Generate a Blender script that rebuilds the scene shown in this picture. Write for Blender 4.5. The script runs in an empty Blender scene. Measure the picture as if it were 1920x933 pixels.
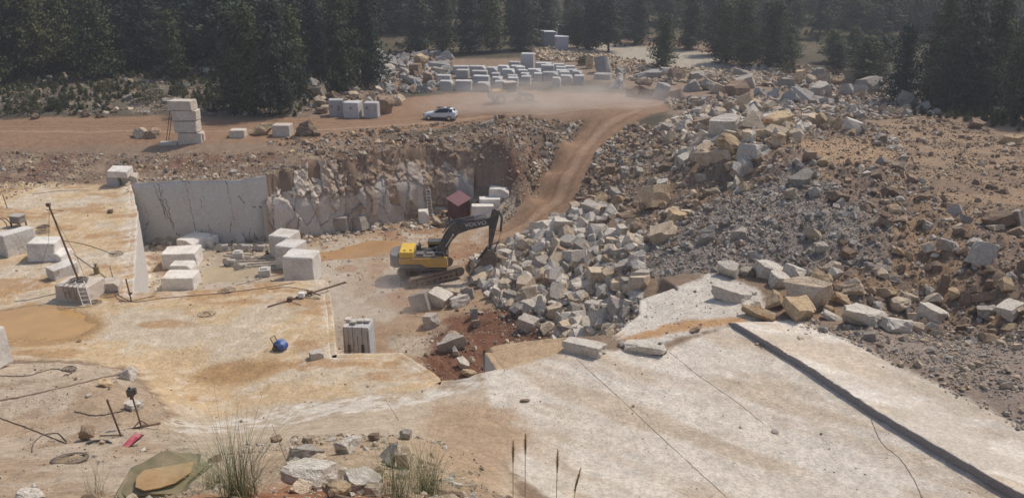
import bpy, bmesh, math, random
import numpy as np
from mathutils import Vector, Matrix, Euler
from mathutils import noise as mnoise
R = math.radians
rnd = random.Random(7)
sc = bpy.context.scene
# ------------------------------------------------------------------ camera
F_PX, PITCH, CAM_H = 1478.0, R(20.0), 30.0
cd = bpy.data.cameras.new('camera'); cam = bpy.data.objects.new('camera', cd)
sc.collection.objects.link(cam); sc.camera = cam
cd.sensor_width = 36.0; cd.lens = F_PX / 1920.0 * 36.0
cd.clip_start = 0.1; cd.clip_end = 5000.0
cam.location = (0, 0, CAM_H); cam.rotation_euler = (math.pi / 2 - PITCH, 0, 0)
# ------------------------------------------------------------------ sky, sun, exposure
SUN_EL, SUN_AZ = R(56.0), R(52.0)          # azimuth measured from +Y towards +X
w = bpy.data.worlds.new('World'); sc.world = w; w.use_nodes = True
nt = w.node_tree; nt.nodes.clear()
sky = nt.nodes.new('ShaderNodeTexSky'); sky.sky_type = 'NISHITA'; sky.sun_disc = False
sky.sun_elevation = SUN_EL; sky.sun_rotation = SUN_AZ; sky.altitude = 1200; sky.dust_density = 4.5; sky.ozone_density = .6
bg = nt.nodes.new('ShaderNodeBackground'); bg.inputs[1].default_value = 0.115
wo = nt.nodes.new('ShaderNodeOutputWorld')
nt.links.new(sky.outputs[0], bg.inputs[0]); nt.links.new(bg.outputs[0], wo.inputs[0])
sl = bpy.data.lights.new('sun', 'SUN'); sl.energy = 2.7; sl.angle = R(1.6); sl.color = (1.0, 0.91, 0.79)
so = bpy.data.objects.new('sun', sl); sc.collection.objects.link(so)
sdir = Vector((math.sin(SUN_AZ) * math.cos(SUN_EL), math.cos(SUN_AZ) * math.cos(SUN_EL), math.sin(SUN_EL)))
so.rotation_euler = sdir.to_track_quat('Z', 'Y').to_euler()
sc.view_settings.view_transform = 'Standard'; sc.view_settings.look = 'None'
sc.view_settings.exposure = 0.25; sc.view_settings.gamma = 1.0
sc.cycles.max_bounces = 5; sc.cycles.diffuse_bounces = 3; sc.cycles.glossy_bounces = 2
sc.cycles.transparent_max_bounces = 6; sc.cycles.volume_bounces = 1
sc.cycles.volume_step_rate = 3.0
# ------------------------------------------------------------------ small helpers
def lin(c):      # sRGB 0-255 -> linear
    return tuple(((x / 255.0) / 12.92 if x <= 10 else (((x / 255.0) + 0.055) / 1.055) ** 2.4) for x in c)
def pix_dir(px, py):
    u = (px - 960.0) / F_PX; v = (466.5 - py) / F_PX
    return (u, math.cos(PITCH) + v * math.sin(PITCH), -math.sin(PITCH) + v * math.cos(PITCH))
def at_z(px, py, z):
    d = pix_dir(px, py); t = (z - CAM_H) / d[2]
    return (d[0] * t, d[1] * t)
def hash2(ix, iy, s):
    n = (ix.astype(np.int64) * 374761393 + iy.astype(np.int64) * 668265263 + s * 974634777) & 0x7fffffff
    n = ((n ^ (n >> 13)) * 1274126177) & 0x7fffffff
    n = n ^ (n >> 16)
    return (n & 0xffff) / 65535.0
def vnoise(x, y, s=0):
    ix = np.floor(x); iy = np.floor(y); fx = x - ix; fy = y - iy
    fx = fx * fx * (3 - 2 * fx); fy = fy * fy * (3 - 2 * fy)
    a = hash2(ix, iy, s); b = hash2(ix + 1, iy, s); c = hash2(ix, iy + 1, s); d = hash2(ix + 1, iy + 1, s)
    return (a * (1 - fx) + b * fx) * (1 - fy) + (c * (1 - fx) + d * fx) * fy
def fbm(x, y, s=0, o=4):
    t = 0.0; a = 0.5; n = 0.0
    for k in range(o):
        t = t + a * vnoise(x + 17.3 * k, y - 9.1 * k, s + k); n += a; a *= 0.5
        x, y = (x * 1.6 + y * 1.2), (y * 1.6 - x * 1.2)
    return t / n
def sstep(a, b, x):
    t = np.clip((x - a) / (b - a), 0, 1); return t * t * (3 - 2 * t)
def sdist(poly, X, Y):      # signed distance, positive inside
    P = np.array(poly, float); n = len(P)
    best = np.full(X.shape, 1e18); inside = np.zeros(X.shape, bool)
    for i in range(n):
        ax, ay = P[i]; bx, by = P[(i + 1) % n]
        ex, ey = bx - ax, by - ay; l2 = ex * ex + ey * ey + 1e-12
        t = np.clip(((X - ax) * ex + (Y - ay) * ey) / l2, 0, 1)
        best = np.minimum(best, (X - ax - t * ex) ** 2 + (Y - ay - t * ey) ** 2)
        cond = ((ay > Y) != (by > Y))
        with np.errstate(divide='ignore', invalid='ignore'):
            xi = (bx - ax) * (Y - ay) / (by - ay if by != ay else 1e-12) + ax
        inside ^= cond & (X < xi)
    d = np.sqrt(best)
    return np.where(inside, d, -d)
class RBF:
    def __init__(self, pts, c=2.0):
        P = np.array(pts, float); self.P = P[:, :2]; self.c = c
        n = len(P); D = np.sqrt(((self.P[:, None] - self.P[None]) ** 2).sum(-1) + c * c)
        A = np.zeros((n + 3, n + 3)); A[:n, :n] = D + np.eye(n) * -0.05
        A[:n, n] = 1; A[:n, n + 1:] = self.P; A[n:, :n] = A[:n, n:].T
        self.w = np.linalg.solve(A, np.concatenate([P[:, 2], np.zeros(3)]))
    def __call__(self, X, Y):
        r = self.w[-3] + self.w[-2] * X + self.w[-1] * Y
        for (px, py), wt in zip(self.P, self.w[:-3]):
            r = r + wt * np.sqrt((X - px) ** 2 + (Y - py) ** 2 + self.c ** 2)
        return r
# ------------------------------------------------------------------ terrain heights
PX = lambda l: [at_z(x, y, z) + (z,) for x, y, z in l]
SHARED = PX([(905,432,1.3),(950,410,1.9),(1000,365,3.5),(1025,318,5.4),(1060,265,7.6),(1100,228,9.3),
             (930,445,1.3),(985,440,1.8),(1045,395,3.0),(1020,380,3.2),(1045,330,5.2),(1075,372,4.0),(1105,320,6.0),(1080,285,7.1),(1135,268,7.8),(1130,245,8.6),(1190,232,9.4),
             (1110,385,5.4),(1060,405,4.4),(1170,400,6.6),(1230,430,7.8),(1205,480,7.4),(1200,520,7.6),
             (975,340,5.4),(990,300,7.2),(940,350,4.6),(910,375,3.0)])
OUT = PX([(0,262,10),(0,240,10),(0,225,10.1),(200,262,10),(200,225,10.1),(420,262,10),(420,222,10),(620,265,9.9),(620,220,10),
          (800,240,10),(800,215,10),(960,222,10),(960,190,10),(1130,212,10),(1120,180,10),(1230,205,10.1),(1240,185,10.2),
          (0,285,9.2),(150,290,9.0),(300,285,9.2),(450,285,9.3),(620,290,9.2),(750,285,9.2),(900,250,9.5),(1000,245,9.4),
          (0,325,8.2),(60,345,7.7),(150,342,7.6),(240,340,7.7),(330,335,8.0),(440,325,8.2),(550,315,8.6),(650,300,8.9),(760,300,8.8),(860,305,8.4),(940,295,8.0),
          (1030,250,9.2),
          # scrub and forest on the left
          (0,205,10.6),(200,205,10.6),(420,200,10.7),(0,150,12.2),(250,150,12.2),(500,150,12.0),(650,185,10.4),
          # yard
          (720,180,10.1),(850,172,10.1),(1000,168,10.1),(1100,160,10.1),(720,110,11),(850,100,11.3),(1000,100,11.2),(1180,175,10.2),(1110,110,11),
          (1200,120,10.8),(1350,110,11),(1300,85,11.2),(1150,80,11.3),(1280,160,10.4),(1400,180,10.6),
          # right ridge and plateau
          (1330,190,11.0),(1430,215,11.6),(1550,215,11.8),(1640,220,12.2),(1500,260,13.2),(1620,262,13.4),(1400,262,13.9),(1350,245,13.0),(1450,245,13.9),(1380,285,13.2),(1310,250,11.4),
          (1260,215,10.3),(1220,260,9.4),(1190,310,8.0),(1290,300,10.4),(1380,330,11.2),(1450,300,13.3),
          (1560,300,13.6),(1700,300,13.2),(1750,260,13.0),(1850,270,13.0),(1920,290,13.0),(1800,340,13.0),(1920,380,12.9),(1720,380,12.9),(1850,420,12.6),(1640,330,13.4),
          (1880,235,12.2),(1750,215,12.0),(1560,360,12.6),(1500,400,11.8),(1300,400,9.4),(1200,360,7.8),
          (1400,460,10.2),(1300,470,9.3),(1250,450,8.4),(1600,450,11.4),(1700,450,11.6),(1800,500,11.4),(1920,480,12.3),(1920,560,11.6),
          (1600,520,10.2),(1500,500,10.0),(1800,580,9.8),(1700,560,9.7),(1880,600,10.2),
          # slab and beyond
          (1330,515,9.4),(1240,560,9.0),(1380,550,9.4),(1450,560,9.4),(1200,600,8.7),(1400,600,9.0),(1500,600,9.3),(1620,640,9.6),(1750,700,9.7),(1920,780,9.8),(1800,660,9.8),(1920,680,10.2),
          (1370,620,8.9),(1510,715,8.9),(1610,780,8.9),(1750,860,8.9),(1880,940,8.9),(1700,760,9.2),
          (1200,700,8.8),(1060,660,8.6),(1160,655,8.7),(1300,800,8.8),(1100,800,8.8),(1450,933,8.8),(1200,933,8.9),(1000,720,8.6),(960,800,8.9),(1050,880,9.0),
          (935,700,8.5),(880,715,8.3),(830,725,7.9),
          # bench
          (60,400,7.5),(200,400,7.5),(60,470,7.5),(200,470,7.5),(60,560,7.35),(200,560,7.45),(90,610,7.3),(300,600,7.5),(450,570,7.5),(600,560,7.5),(560,620,7.5),
          (400,640,7.5),(300,690,7.45),(400,695,7.3),(480,690,7.4),(600,690,7.5),(700,690,7.5),(780,700,7.5),(380,750,7.5),(500,755,7.6),(650,740,7.7),(760,730,8.0),
          # rim strip towards the camera
          (420,790,8.2),(520,790,8.5),(640,775,8.9),(740,760,8.7),(860,760,8.9),(850,820,9.6),
          (560,820,12.0),(470,820,10.5),(700,820,12.2),(780,820,12.5),(650,860,17.2),(760,860,16.6),(540,860,16.5),(450,860,15.6),(380,850,13.5),
          (650,933,22.6),(760,933,21.8),(850,933,18.0),(920,933,12.5),(880,880,11.5),(980,933,9.8),(540,933,22.6),(450,933,21.8),(360,933,18.6),
          (300,933,17.2),(200,933,16.6),(50,933,16.2),(0,900,15.0),(100,880,14.2),(250,870,14.2),(320,860,13.6),(20,960,18.5),
          (330,810,10.6),(260,800,11.0),(150,820,11.3),(0,830,11.6),(60,740,9.9),(200,740,9.9),(0,705,9.2),(120,700,9.0),
          ]) + \
      [(0,0,28.1),(-3,2.5,26.8),(3,2.5,26.4),(0,5.5,24.6),(-6,4,25.4),(8,3,23.5),(9,8,19.5),(12,14,14.5),(10,20,11.0),(18,10,14),(24,18,10.5),(30,26,10),
       (-12,5,24),(-20,8,21),(-28,18,17.5),(-16,13,19.5),(-40,25,13),(-45,35,10),(0,-10,30),(15,-10,27),(-15,-10,29),(35,-5,22),(-40,0,24),(0,-50,34),
       (-70,40,8),(-70,60,8),(-70,75,8),(60,30,12),(60,50,12.5),(75,80,12),(90,50,13),(110,100,12),(-110,95,10.5),(-110,110,10.5),(-150,60,9),(40,15,12),
       (-100,150,12.5),(-60,155,12.4),(-150,200,16),(-60,200,15),(0,200,11.6),(40,200,11.6),(90,150,10.5),(90,115,10.5),(130,200,13),
       (0,235,16),(60,235,16),(-60,240,20),(150,240,18),(-150,260,26),(0,330,36),(100,330,34),(-100,330,40),(200,330,40),(0,480,70),(250,450,66),(-250,450,74),(0,700,100),(400,700,100),(-400,700,100)]
PIT = PX([(262,470,1),(350,462,1),(445,458,1),(560,455,1),(640,440,1.0),(700,430,1.0),(800,412,1.1),(870,410,1.3),(300,540,1),(400,500,1),(480,480,1),(600,480,1),(700,470,1),
          (800,450,1.1),(900,440,1.3),(700,540,1.1),(780,500,1.2),(860,480,1.3),(900,510,1.4),(650,560,1.0),
          (820,560,1.3),(960,480,2.6),(1000,450,3.8),(1050,450,5.2),(1110,440,6.0),(1150,500,5.6),(1050,520,4.0),(980,530,2.9),(920,540,1.9),(1100,560,4.0),(1180,570,4.6),
          (1000,590,2.8),(1100,620,3.0),(900,580,1.8),(950,620,1.8)]) + \
      [(-14,50,1.0),(-9,50,1.0),(-6,53,1.0),(-10.5,44,1.0),(-6,45,-.4),(-3,43,-2.6),(-2.2,40.6,-4.0),(-1.2,42.2,-3.6),(-4,41,-3.4),(0,46,0.2),(4,46,1.6),(7,47,3.6),(9,49,5.2),(-2,50,1.2),(-30,60,1),(-22,58,1),(3,52,2.0)]
out_f = RBF(SHARED + OUT, 1.6); pit_f = RBF(SHARED + PIT, 1.2)
PIT_POLY = [(-40.7, 81.6), (-35.5,71.6), (-27.5,52.7)] + [at_z(*a) for a in
    [(300,546,7.5),(400,540,7.5),(500,525,7.5),(600,516,7.5),(615,518,7.5),(625,590,7.5),(632,665,7.5),(690,662,7.5),(750,660,7.5),
     (800,690,7.5),(830,715,7.8),(880,707,8.3),(932,695,8.5),(905,648,8.3),(960,637,8.3),(1060,634,8.4),(1150,630,8.6),(1200,590,8.7),(1200,562,8.9),(1262,540,9.2)]] + \
    [at_z(1200,500,7.4), at_z(1190,440,7.2), at_z(1130,385,5.9), at_z(1040,372,4.2), at_z(985,385,3.0)] + \
    [at_z(925,385,2.4), (-5.5,92.8), (-10.0,92.0), (-13.0,89.6), (-16.5,87.4), (-21.0,85.4), (-24.0,83.6), (-30.2,81.8)]
def H(X, Y, rough=True):
    X = np.asarray(X, float); Y = np.asarray(Y, float)
    ho = out_f(X, Y); hp = pit_f(X, Y)
    hp = np.where(hp < -4.0, -4.0, hp)
    wv = (fbm(X * 0.9, Y * 0.9, 5, 3) - 0.5) * 0.5
    sd = sdist(PIT_POLY, X, Y)
    # sharp sawn faces to the left and front, a ragged cliff at the back, an open slope on the right
    soft = sstep(-6.5, -2.5, X) * sstep(52, 60, Y)
    rag = sstep(80, 83, Y) * (1 - soft) * sstep(-25.9, -25.2, X)
    k = sstep(-0.32, -0.16, sd) * (1 - soft) + sstep(-2.5, 2.5, sd + 2 * wv) * soft
    k = k * (1 - rag) + rag * sstep(-1.3, 0.6, sd + 3.0 * wv)
    h = ho * (1 - k) + hp * k
    h = h + .62 * sstep(-.10, .10, sdist(Z_TSTEP, X, Y) + (fbm(X * 1.3, Y * 1.3, 45, 2) - .5) * .25) * sstep(30, 33, Y)
    h = h - .38 * np.exp(-(np.abs(sdist(Z_TCRACK, X, Y)) / .16) ** 2)
    for bw in BOWLS: h = h - .16 * sstep(-.3, 1.2, sdist(bw, X, Y))
    if rough:
        rg = ROUGH(X, Y, sd)
        n = (fbm(X * 0.55, Y * 0.55, 11, 4) - 0.5) * 1.3 + (fbm(X * 2.3, Y * 2.3, 21, 3) - 0.5) * 0.55
        rid = np.abs(fbm(X * 1.1, Y * 1.1, 31, 3) - 0.5) * 2
        h = h + rg * (n + 0.45 * rid) + (fbm(X * 1.7, Y * 1.7, 41, 3) - 0.5) * 0.07
        far = sstep(210, 300, Y); h = h + far * (fbm(X * 0.03, Y * 0.03, 51, 3) - 0.5) * 14
    return h
def wpoly(l): return [at_z(*a) for a in l]
Z_RIGHT = wpoly([(1115,375,6),(1180,300,8),(1250,225,10),(1400,190,11),(1560,215,12),(1640,235,12.5),(1690,300,13),(1760,385,12.8),(1860,430,12.6),(1990,450,12.6),(1990,640,11),(1800,620,10),(1600,560,10),(1440,510,10),(1330,505,9.6),(1240,480,8.6),(1190,440,7)])
Z_SLOPE = wpoly([(-60,272,10),(200,275,10),(430,276,10),(650,272,10),(880,240,10),(960,226,10),(1120,222,10),(1060,262,8.5),(1020,310,6.5),(985,370,4),(950,400,3)]) + [(-2,94),(-12,92.8),(-18,88),(-24,84.6),(-31,82.8),(-40,82.6),(-44,84)] + wpoly([(120,345,7.7),(60,352,7.6),(-60,400,7.5)])
Z_PILE = wpoly([(1110,385,5.8),(1190,420,7),(1205,500,7),(1190,570,6)]) + [(8,48),(6,45),(1,45.5)] + wpoly([(930,560,1.8),(885,520,1.4),(900,480,1.6),(960,455,2.8),(1000,425,3.6),(1050,400,4.5)])
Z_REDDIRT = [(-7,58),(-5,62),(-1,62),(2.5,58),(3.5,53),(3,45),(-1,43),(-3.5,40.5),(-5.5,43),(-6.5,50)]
Z_SCRUB = wpoly([(-80,216,10.3),(200,216,10.3),(420,212,10.4),(560,222,10),(600,170,11),(520,110,12.5),(0,110,12.5),(-80,110,12.5)])
Z_ROAD = wpoly([(-80,224,10.1),(200,222,10),(420,220,10),(600,222,10),(720,214,10),(730,185,10.1),(860,174,10.1),(1000,170,10.1),(1150,175,10.1),(1245,182,10.2),(1258,206,10.2),(1190,232,9.3),(1135,268,8),(1105,320,6.6),(1085,372,5.2)]) \
       + wpoly([(1052,392,4.2),(990,420,2.6),(960,455,1.6),(900,462,1.3),(905,430,1.4),(950,418,1.6),(1000,372,3.4),(1025,318,5.6),(1060,262,8.2),(1100,226,9.4),(960,223,10),(800,243,10),(620,266,9.9),(420,264,10),(200,266,10),(-80,272,10)])
Z_HILLDIRT = wpoly([(1690,225,12.2),(1760,222,12),(1990,300,12.6),(1990,420,12.8),(1850,418,12.6),(1750,372,12.9),(1690,310,13.2),(1640,250,12.9)])
Z_HILLDIRT2 = wpoly([(1500,262,13.2),(1600,258,13.4),(1690,290,13.3),(1680,318,13.2),(1560,312,13.5),(1490,290,13.2)])
Z_BENCH = wpoly([(-80,352,7.6),(120,345,7.6),(250,345,7.6),(262,400,7.5),(250,540,7.5),(300,540,7.5),(620,510,7.5),(640,660,7.5),(760,655,7.5),(835,718,7.9),(740,755,8.4),(520,778,8.2),(330,800,8.5),(255,700,7.6),(-80,690,7.6)])
Z_SLAB = wpoly([(1380,605,9),(1500,598,9.3),(2050,870,9.6),(1980,1000,8.9),(1100,1000,8.8),(960,900,9),(905,700,8.5),(1060,655,8.6),(1240,660,8.7)])
Z_WHITE = wpoly([(1150,634,8.6),(1200,565,8.8),(1330,512,9.4),(1420,540,9.5),(1450,590,9.1),(1240,640,8.8)])
Z_GREY = wpoly([(1180,520,7.6),(1230,440,8),(1330,380,10.2),(1500,330,12.4),(1640,420,12),(1640,500,10.8),(1440,500,10),(1330,505,9.6)])
Z_TERR = wpoly([(-80,690,9),(225,690,9),(330,800,10.2),(360,850,13),(380,960,18),(-80,960,16)])
BOWLS = [wpoly([(-60,600,7.35),(0,585,7.35),(60,572,7.35),(120,578,7.35),(170,592,7.35),(190,610,7.35),(160,635,7.35),(100,652,7.35),(40,661,7.35),(-20,662,7.35),(-80,650,7.35)]), wpoly([(368,515,1),(400,500,1),(470,496,1),(512,508,1),(440,530,1),(360,535,1)]), wpoly([(598,478,1),(640,462,1),(700,452,1),(800,458,1),(700,482,1),(605,489,1)])]
Z_TSTEP = wpoly([(-200,712,9),(225,690,9),(252,704,9),(312,778,9.6),(328,800,10),(300,860,12),(-200,860,13)])
Z_TCRACK = wpoly([(-200,760,9.5),(0,752,9.6),(100,733,9.5),(190,708,9.2),(250,700,9),(256,704,9),(195,716,9.2),(100,740,9.5),(0,760,9.6),(-200,770,9.5)])
Z_YARD2 = wpoly([(1080,74,11.3),(1350,100,11.2),(1380,135,10.8),(1280,140,10.6),(1090,115,11)])
Z_NEARDIRT = wpoly([(820,750,9),(960,760,8.9),(990,830,8.9),(930,900,10),(900,960,12),(820,880,12),(790,800,10)])
Z_FOOT = wpoly([(1420,640,9.3),(1600,612,9.6),(1800,620,9.9),(1990,620,10.6),(1990,830,9.9),(1700,690,9.6),(1520,602,9.3)])
def ROUGH(X, Y, sd):
    r = np.full(X.shape, 0.05)
    for P, a, wd in ((Z_RIGHT, .75, 1.5), (Z_SLOPE, .45, 1.2), (Z_PILE, .55, 1.2), (Z_REDDIRT, .4, 1.0), (Z_SCRUB, .35, 3), (Z_FOOT, .15, 1.0)):
        r = np.maximum(r, a * sstep(-0.2, wd, sdist(P, X, Y)))
    r = r * (1 - 0.85 * sstep(-1, 1, sdist(Z_ROAD, X, Y))) * (1 - 0.7 * sstep(-1, 1.5, sdist(Z_HILLDIRT, X, Y))) * (1 - 0.6 * sstep(-1, 1, sdist(Z_HILLDIRT2, X, Y)))
    hill = sstep(-2, 2, X + 16) * sstep(30, 22, Y) * sstep(14, 6, X)
    return np.maximum(r, 0.22 * hill)
ROADLINES = [(wpoly([(-80,243,10),(200,243,10),(420,243,10),(620,240,10),(800,226,10),(960,210,10),(1130,198,10),(1240,193,10.1)]), (-2.6,-.9,.9,2.9,4.3)),
             (wpoly([(1200,207,10),(1150,230,9.2),(1110,258,8),(1075,318,5.8),(1045,375,3.6),(960,436,1.6),(900,452,1.3)]), (-.9,.9))]
def ldist(line, X, Y):
    P = np.array(line); best = np.full(X.shape, 1e9); sg = np.zeros(X.shape)
    for (ax, ay), (bx, by) in zip(P[:-1], P[1:]):
        ex, ey = bx - ax, by - ay; t = np.clip(((X - ax) * ex + (Y - ay) * ey) / (ex*ex + ey*ey), 0, 1)
        d = np.hypot(X - ax - t * ex, Y - ay - t * ey); c = np.sign(ex * (Y - ay) - ey * (X - ax)); m_ = d < best
        best = np.where(m_, d, best); sg = np.where(m_, c, sg)
    return best * sg
def ground(px, py):        # where the sight line through a picture point meets the ground
    d = pix_dir(px, py); t = np.linspace(8, 420, 5200)
    h = H(d[0] * t, d[1] * t); z = CAM_H + d[2] * t
    k = np.argmax(z < h); 
    return Vector((d[0] * t[k], d[1] * t[k], float(h[k]))), float(t[k])
def hz(x, y): return float(H(np.array([x]), np.array([y]))[0])
# ------------------------------------------------------------------ ground colours (albedo)
C_TAN, C_PALE, C_WHITE = (.58,.435,.265), (.56,.47,.36), (.66,.61,.53)
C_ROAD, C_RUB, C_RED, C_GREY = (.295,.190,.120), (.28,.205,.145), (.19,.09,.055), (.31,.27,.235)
C_SCRUB, C_FOREST, C_SLAB, C_ORANGE = (.13,.115,.085), (.085,.078,.055), (.67,.61,.52), (.50,.29,.13)
sidecut_p = [(-40.9, 81.9), (-35.6,71.6), (-27.5,52.7)]
rim_p = [(-27.5,52.75)] + wpoly([(300,546,7.5),(400,540,7.5),(500,525,7.5),(600,516,7.5),(615,518,7.5),(625,590,7.5),(632,665,7.5),(690,662,7.5),(750,660,7.5),(800,690,7.5)])
PUDS = [wpoly([(x, y, 7.4) for x, y in l]) for l in ([(-60,596),(0,580),(60,566),(125,573),(180,588),(200,610),(168,642),(100,658),(40,667),(-20,668)], [(355,705),(395,680),(450,673),(512,680),(535,694),(480,711),(430,720),(372,718)], [(840,750),(900,745),(960,765),(950,790),(860,790)])]
def ground_colour(X, Y, Z):
    n1 = fbm(X * .35, Y * .35, 61, 4); n2 = fbm(X * 1.6, Y * 1.6, 71, 4); n3 = fbm(X * 5, Y * 5, 81, 3)
    wob = (n2 - .5) * 2.2 + (n3 - .5) * .6
    col = np.empty(X.shape + (3,)); col[:] = C_FOREST
    far = sstep(150, 215, Y)[..., None]
    dry = sstep(.42, .62, fbm(X * .06, Y * .06, 91, 4))[..., None]
    col = col * (1 - far) + far * (np.array((.10,.09,.06)) * (1 - dry) + np.array((.16,.13,.082)) * dry)
    def put(P, c, soft=.8, amt=1.0, wb=1.0, mask=None):
        nonlocal col
        k = sstep(-soft, soft, sdist(P, X, Y) + wob * wb) * amt
        if mask is not None: k = k * mask
        col = col * (1 - k[..., None]) + np.array(c) * k[..., None]
    near = (Y < 60) | (X < -20)
    put(Z_SCRUB, C_SCRUB, 2.5); put(Z_SCRUB, (.24,.20,.15), 2.5, mask=sstep(.5, .66, n1))
    put(wpoly([(560,225,10),(720,215,10),(760,160,10.2),(1120,150,10.3),(1250,180,10.3),(1420,190,10.6),(1560,215,11.8),(1640,150,11),(1300,75,11.2),(1080,74,11.3),(980,110,11),(700,110,11)]), (.27,.20,.145), 2)
    put(wpoly([(1240,182,10.2),(1700,182,12),(1800,214,12.2),(1640,240,12),(1400,215,11.6),(1250,218,10)]), (.27,.205,.15), 1.5)
    put(Z_YARD2, (.40,.36,.29), 2.5)
    put([(-75,93),(75,99),(70,20),(20,4),(-20,0),(-75,20)], C_RUB, 2.0)
    put(Z_SLOPE, (.245,.18,.13), 1.5); put(Z_SLOPE, (.22,.13,.09), 1.5, mask=sstep(.45, .6, n1)); put(Z_SLOPE, (.38,.29,.20), 1.5, .8, mask=sstep(.56, .7, fbm(X*.5,Y*.5,65,3)))
    put(Z_RIGHT, (.25,.185,.14), 1.5); put(Z_RIGHT, (.32,.22,.14), 1.5, mask=sstep(.52, .62, n1))
    put(Z_HILLDIRT, (.33,.235,.155), 1.8, wb=1.6); put(Z_HILLDIRT, (.22,.16,.115), 1.5, .8, mask=sstep(.5, .62, fbm(X*.22, Y*.5, 165, 4))); put(Z_HILLDIRT2, (.38,.265,.17), 1.2, wb=1.2)
    put(Z_GREY, C_GREY, 1.8, .85, 1.5); put(Z_FOOT, (.32,.26,.215), 1.5)
    put(PIT_POLY, (.40,.285,.185), .3, wb=.15)
    put([(-41,82),(-24,82),(-15,75),(-14,56),(-20,54),(-27,53)], (.46,.385,.29), 1.5)
    pitin = sstep(-.2, .4, sdist(PIT_POLY, X, Y))
    col2 = np.array((.50,.43,.34)); k = (pitin * sstep(.44, .62, n1) * .9)[..., None]; col = col * (1 - k) + col2 * k
    k = (pitin * sstep(.56, .68, fbm(X*.3,Y*.3,77,3)) * .8)[..., None]; col = col * (1 - k) + np.array((.34,.20,.115)) * k
    put(Z_PILE, (.30,.235,.185), 1.5); put(Z_REDDIRT, C_RED, 1.0, .95); put([(-6,46),(-1,47),(0,43.5),(-1,40),(-4,39),(-6.5,43)], (.115,.06,.042), .8, .95)  # last patch darkens the soil at the hole rim as painted slab-edge shade
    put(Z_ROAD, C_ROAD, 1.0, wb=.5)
    rin = sstep(-.5, 1.0, sdist(Z_ROAD, X, Y))
    for line, hw in ROADLINES:
        dl = ldist(line, X, Y) + (fbm(X * .25, Y * .25, 19, 3) - .5) * 1.6
        rut = sum(np.exp(-((dl - c_) / .28) ** 2) for c_ in hw)
        k = (np.clip(rut, 0, 1) * rin * (.35 + .6 * fbm(X * .4, Y * .4, 29, 3)))[..., None]; col = col * (1 - k) + np.array((.20,.115,.07)) * k
        k = (np.exp(-((dl - (hw[0] + hw[1]) / 2) / .7) ** 2) * rin * .45)[..., None]; col = col * (1 - k) + np.array((.44,.32,.22)) * k
    put(Z_BENCH, C_TAN, .5, wb=.4)
    bin_ = sstep(-.3, .6, sdist(Z_BENCH, X, Y) + wob * .3)
    k = (bin_ * sstep(.47, .62, n1) * .85)[..., None]; col = col * (1 - k) + np.array((.58,.49,.37)) * k
    k = (bin_ * sstep(.55, .66, fbm(X*.22+3,Y*.55,87,4)) * .75)[..., None]; col = col * (1 - k) + np.array((.44,.27,.135)) * k
    k = (bin_ * sstep(.60, .70, n2) * .35)[..., None]; col = col * (1 - k) + np.array(C_WHITE) * k
    for pl in PUDS: put(pl, (.40,.255,.125), .45, .9, .35)
    put(Z_TERR, (.50,.41,.31), .6, wb=.4); put(Z_TERR, (.40,.29,.19), .6, .7, mask=sstep(.52, .64, n1))
    put(wpoly([(330,790,8.5),(520,742,8),(760,730,8),(905,700,8.5),(980,760,8.8),(960,960,10),(880,960,15),(560,960,23),(350,960,18)]), (.52,.43,.32), .6)
    put(wpoly([(330,800,9),(520,752,8.1),(760,737,8.1),(900,702,8.5),(905,722,8.5),(760,765,8.7),(560,790,8.8),(340,830,10)]), C_WHITE, .3, .9, .4, mask=sstep(.40,.5,n2))
    put(Z_SLAB, C_SLAB, .25, wb=.15); put(Z_WHITE, C_WHITE, .3, wb=.3)
    s_in = sstep(-.3, .5, sdist(Z_SLAB, X, Y))
    # stains run along the slab (towards the lower right of the quarry)
    a = (X * .80 - Y * .60); b = (X * .60 + Y * .80)
    st = fbm(a * .10 + 4, b * .55, 97, 4)
    k = (s_in * sstep(.54, .66, st) * .6)[..., None]; col = col * (1 - k) + np.array((.50,.39,.27)) * k
    k = (s_in * sstep(.57, .68, fbm(a * .16, b * .8, 107, 3)) * .4)[..., None]; col = col * (1 - k) + np.array((.68,.635,.57)) * k
    put(Z_NEARDIRT, (.42,.30,.20), .7, .9, .7)
    put(wpoly([(1165,632,8.7),(1280,600,8.9),(1400,588,9.2),(1400,602,9.1),(1290,618,8.9),(1180,642,8.7)]), C_ORANGE, .25, .9, .25)
    for ln_, wd_ in ((sidecut_p, .9), (rim_p, .55)):
        k = (np.exp(-(np.abs(ldist(ln_, X, Y)) / wd_) ** 2) * sstep(.35, .55, n2) * .9)[..., None]; col = col * (1 - k) + np.array((.68,.63,.55)) * k
    put(wpoly([(905,650,8.4),(960,638,8.4),(1060,636,8.5),(1060,660,8.6),(940,693,8.5)]), (.52,.38,.24), .3, .9, .2)
    put([(-8,27),(-1,27),(3,8),(-8,8)], (.45,.33,.22), 1.5, .7); put([(-5.5,16),(-3.2,16),(-1.2,8),(-5,8)], (.34,.14,.07), 1.0, .8, 1.2)
    col = col * (0.80 + 0.40 * n3[..., None]) * (0.9 + .2 * n2[..., None])
    return col
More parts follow.
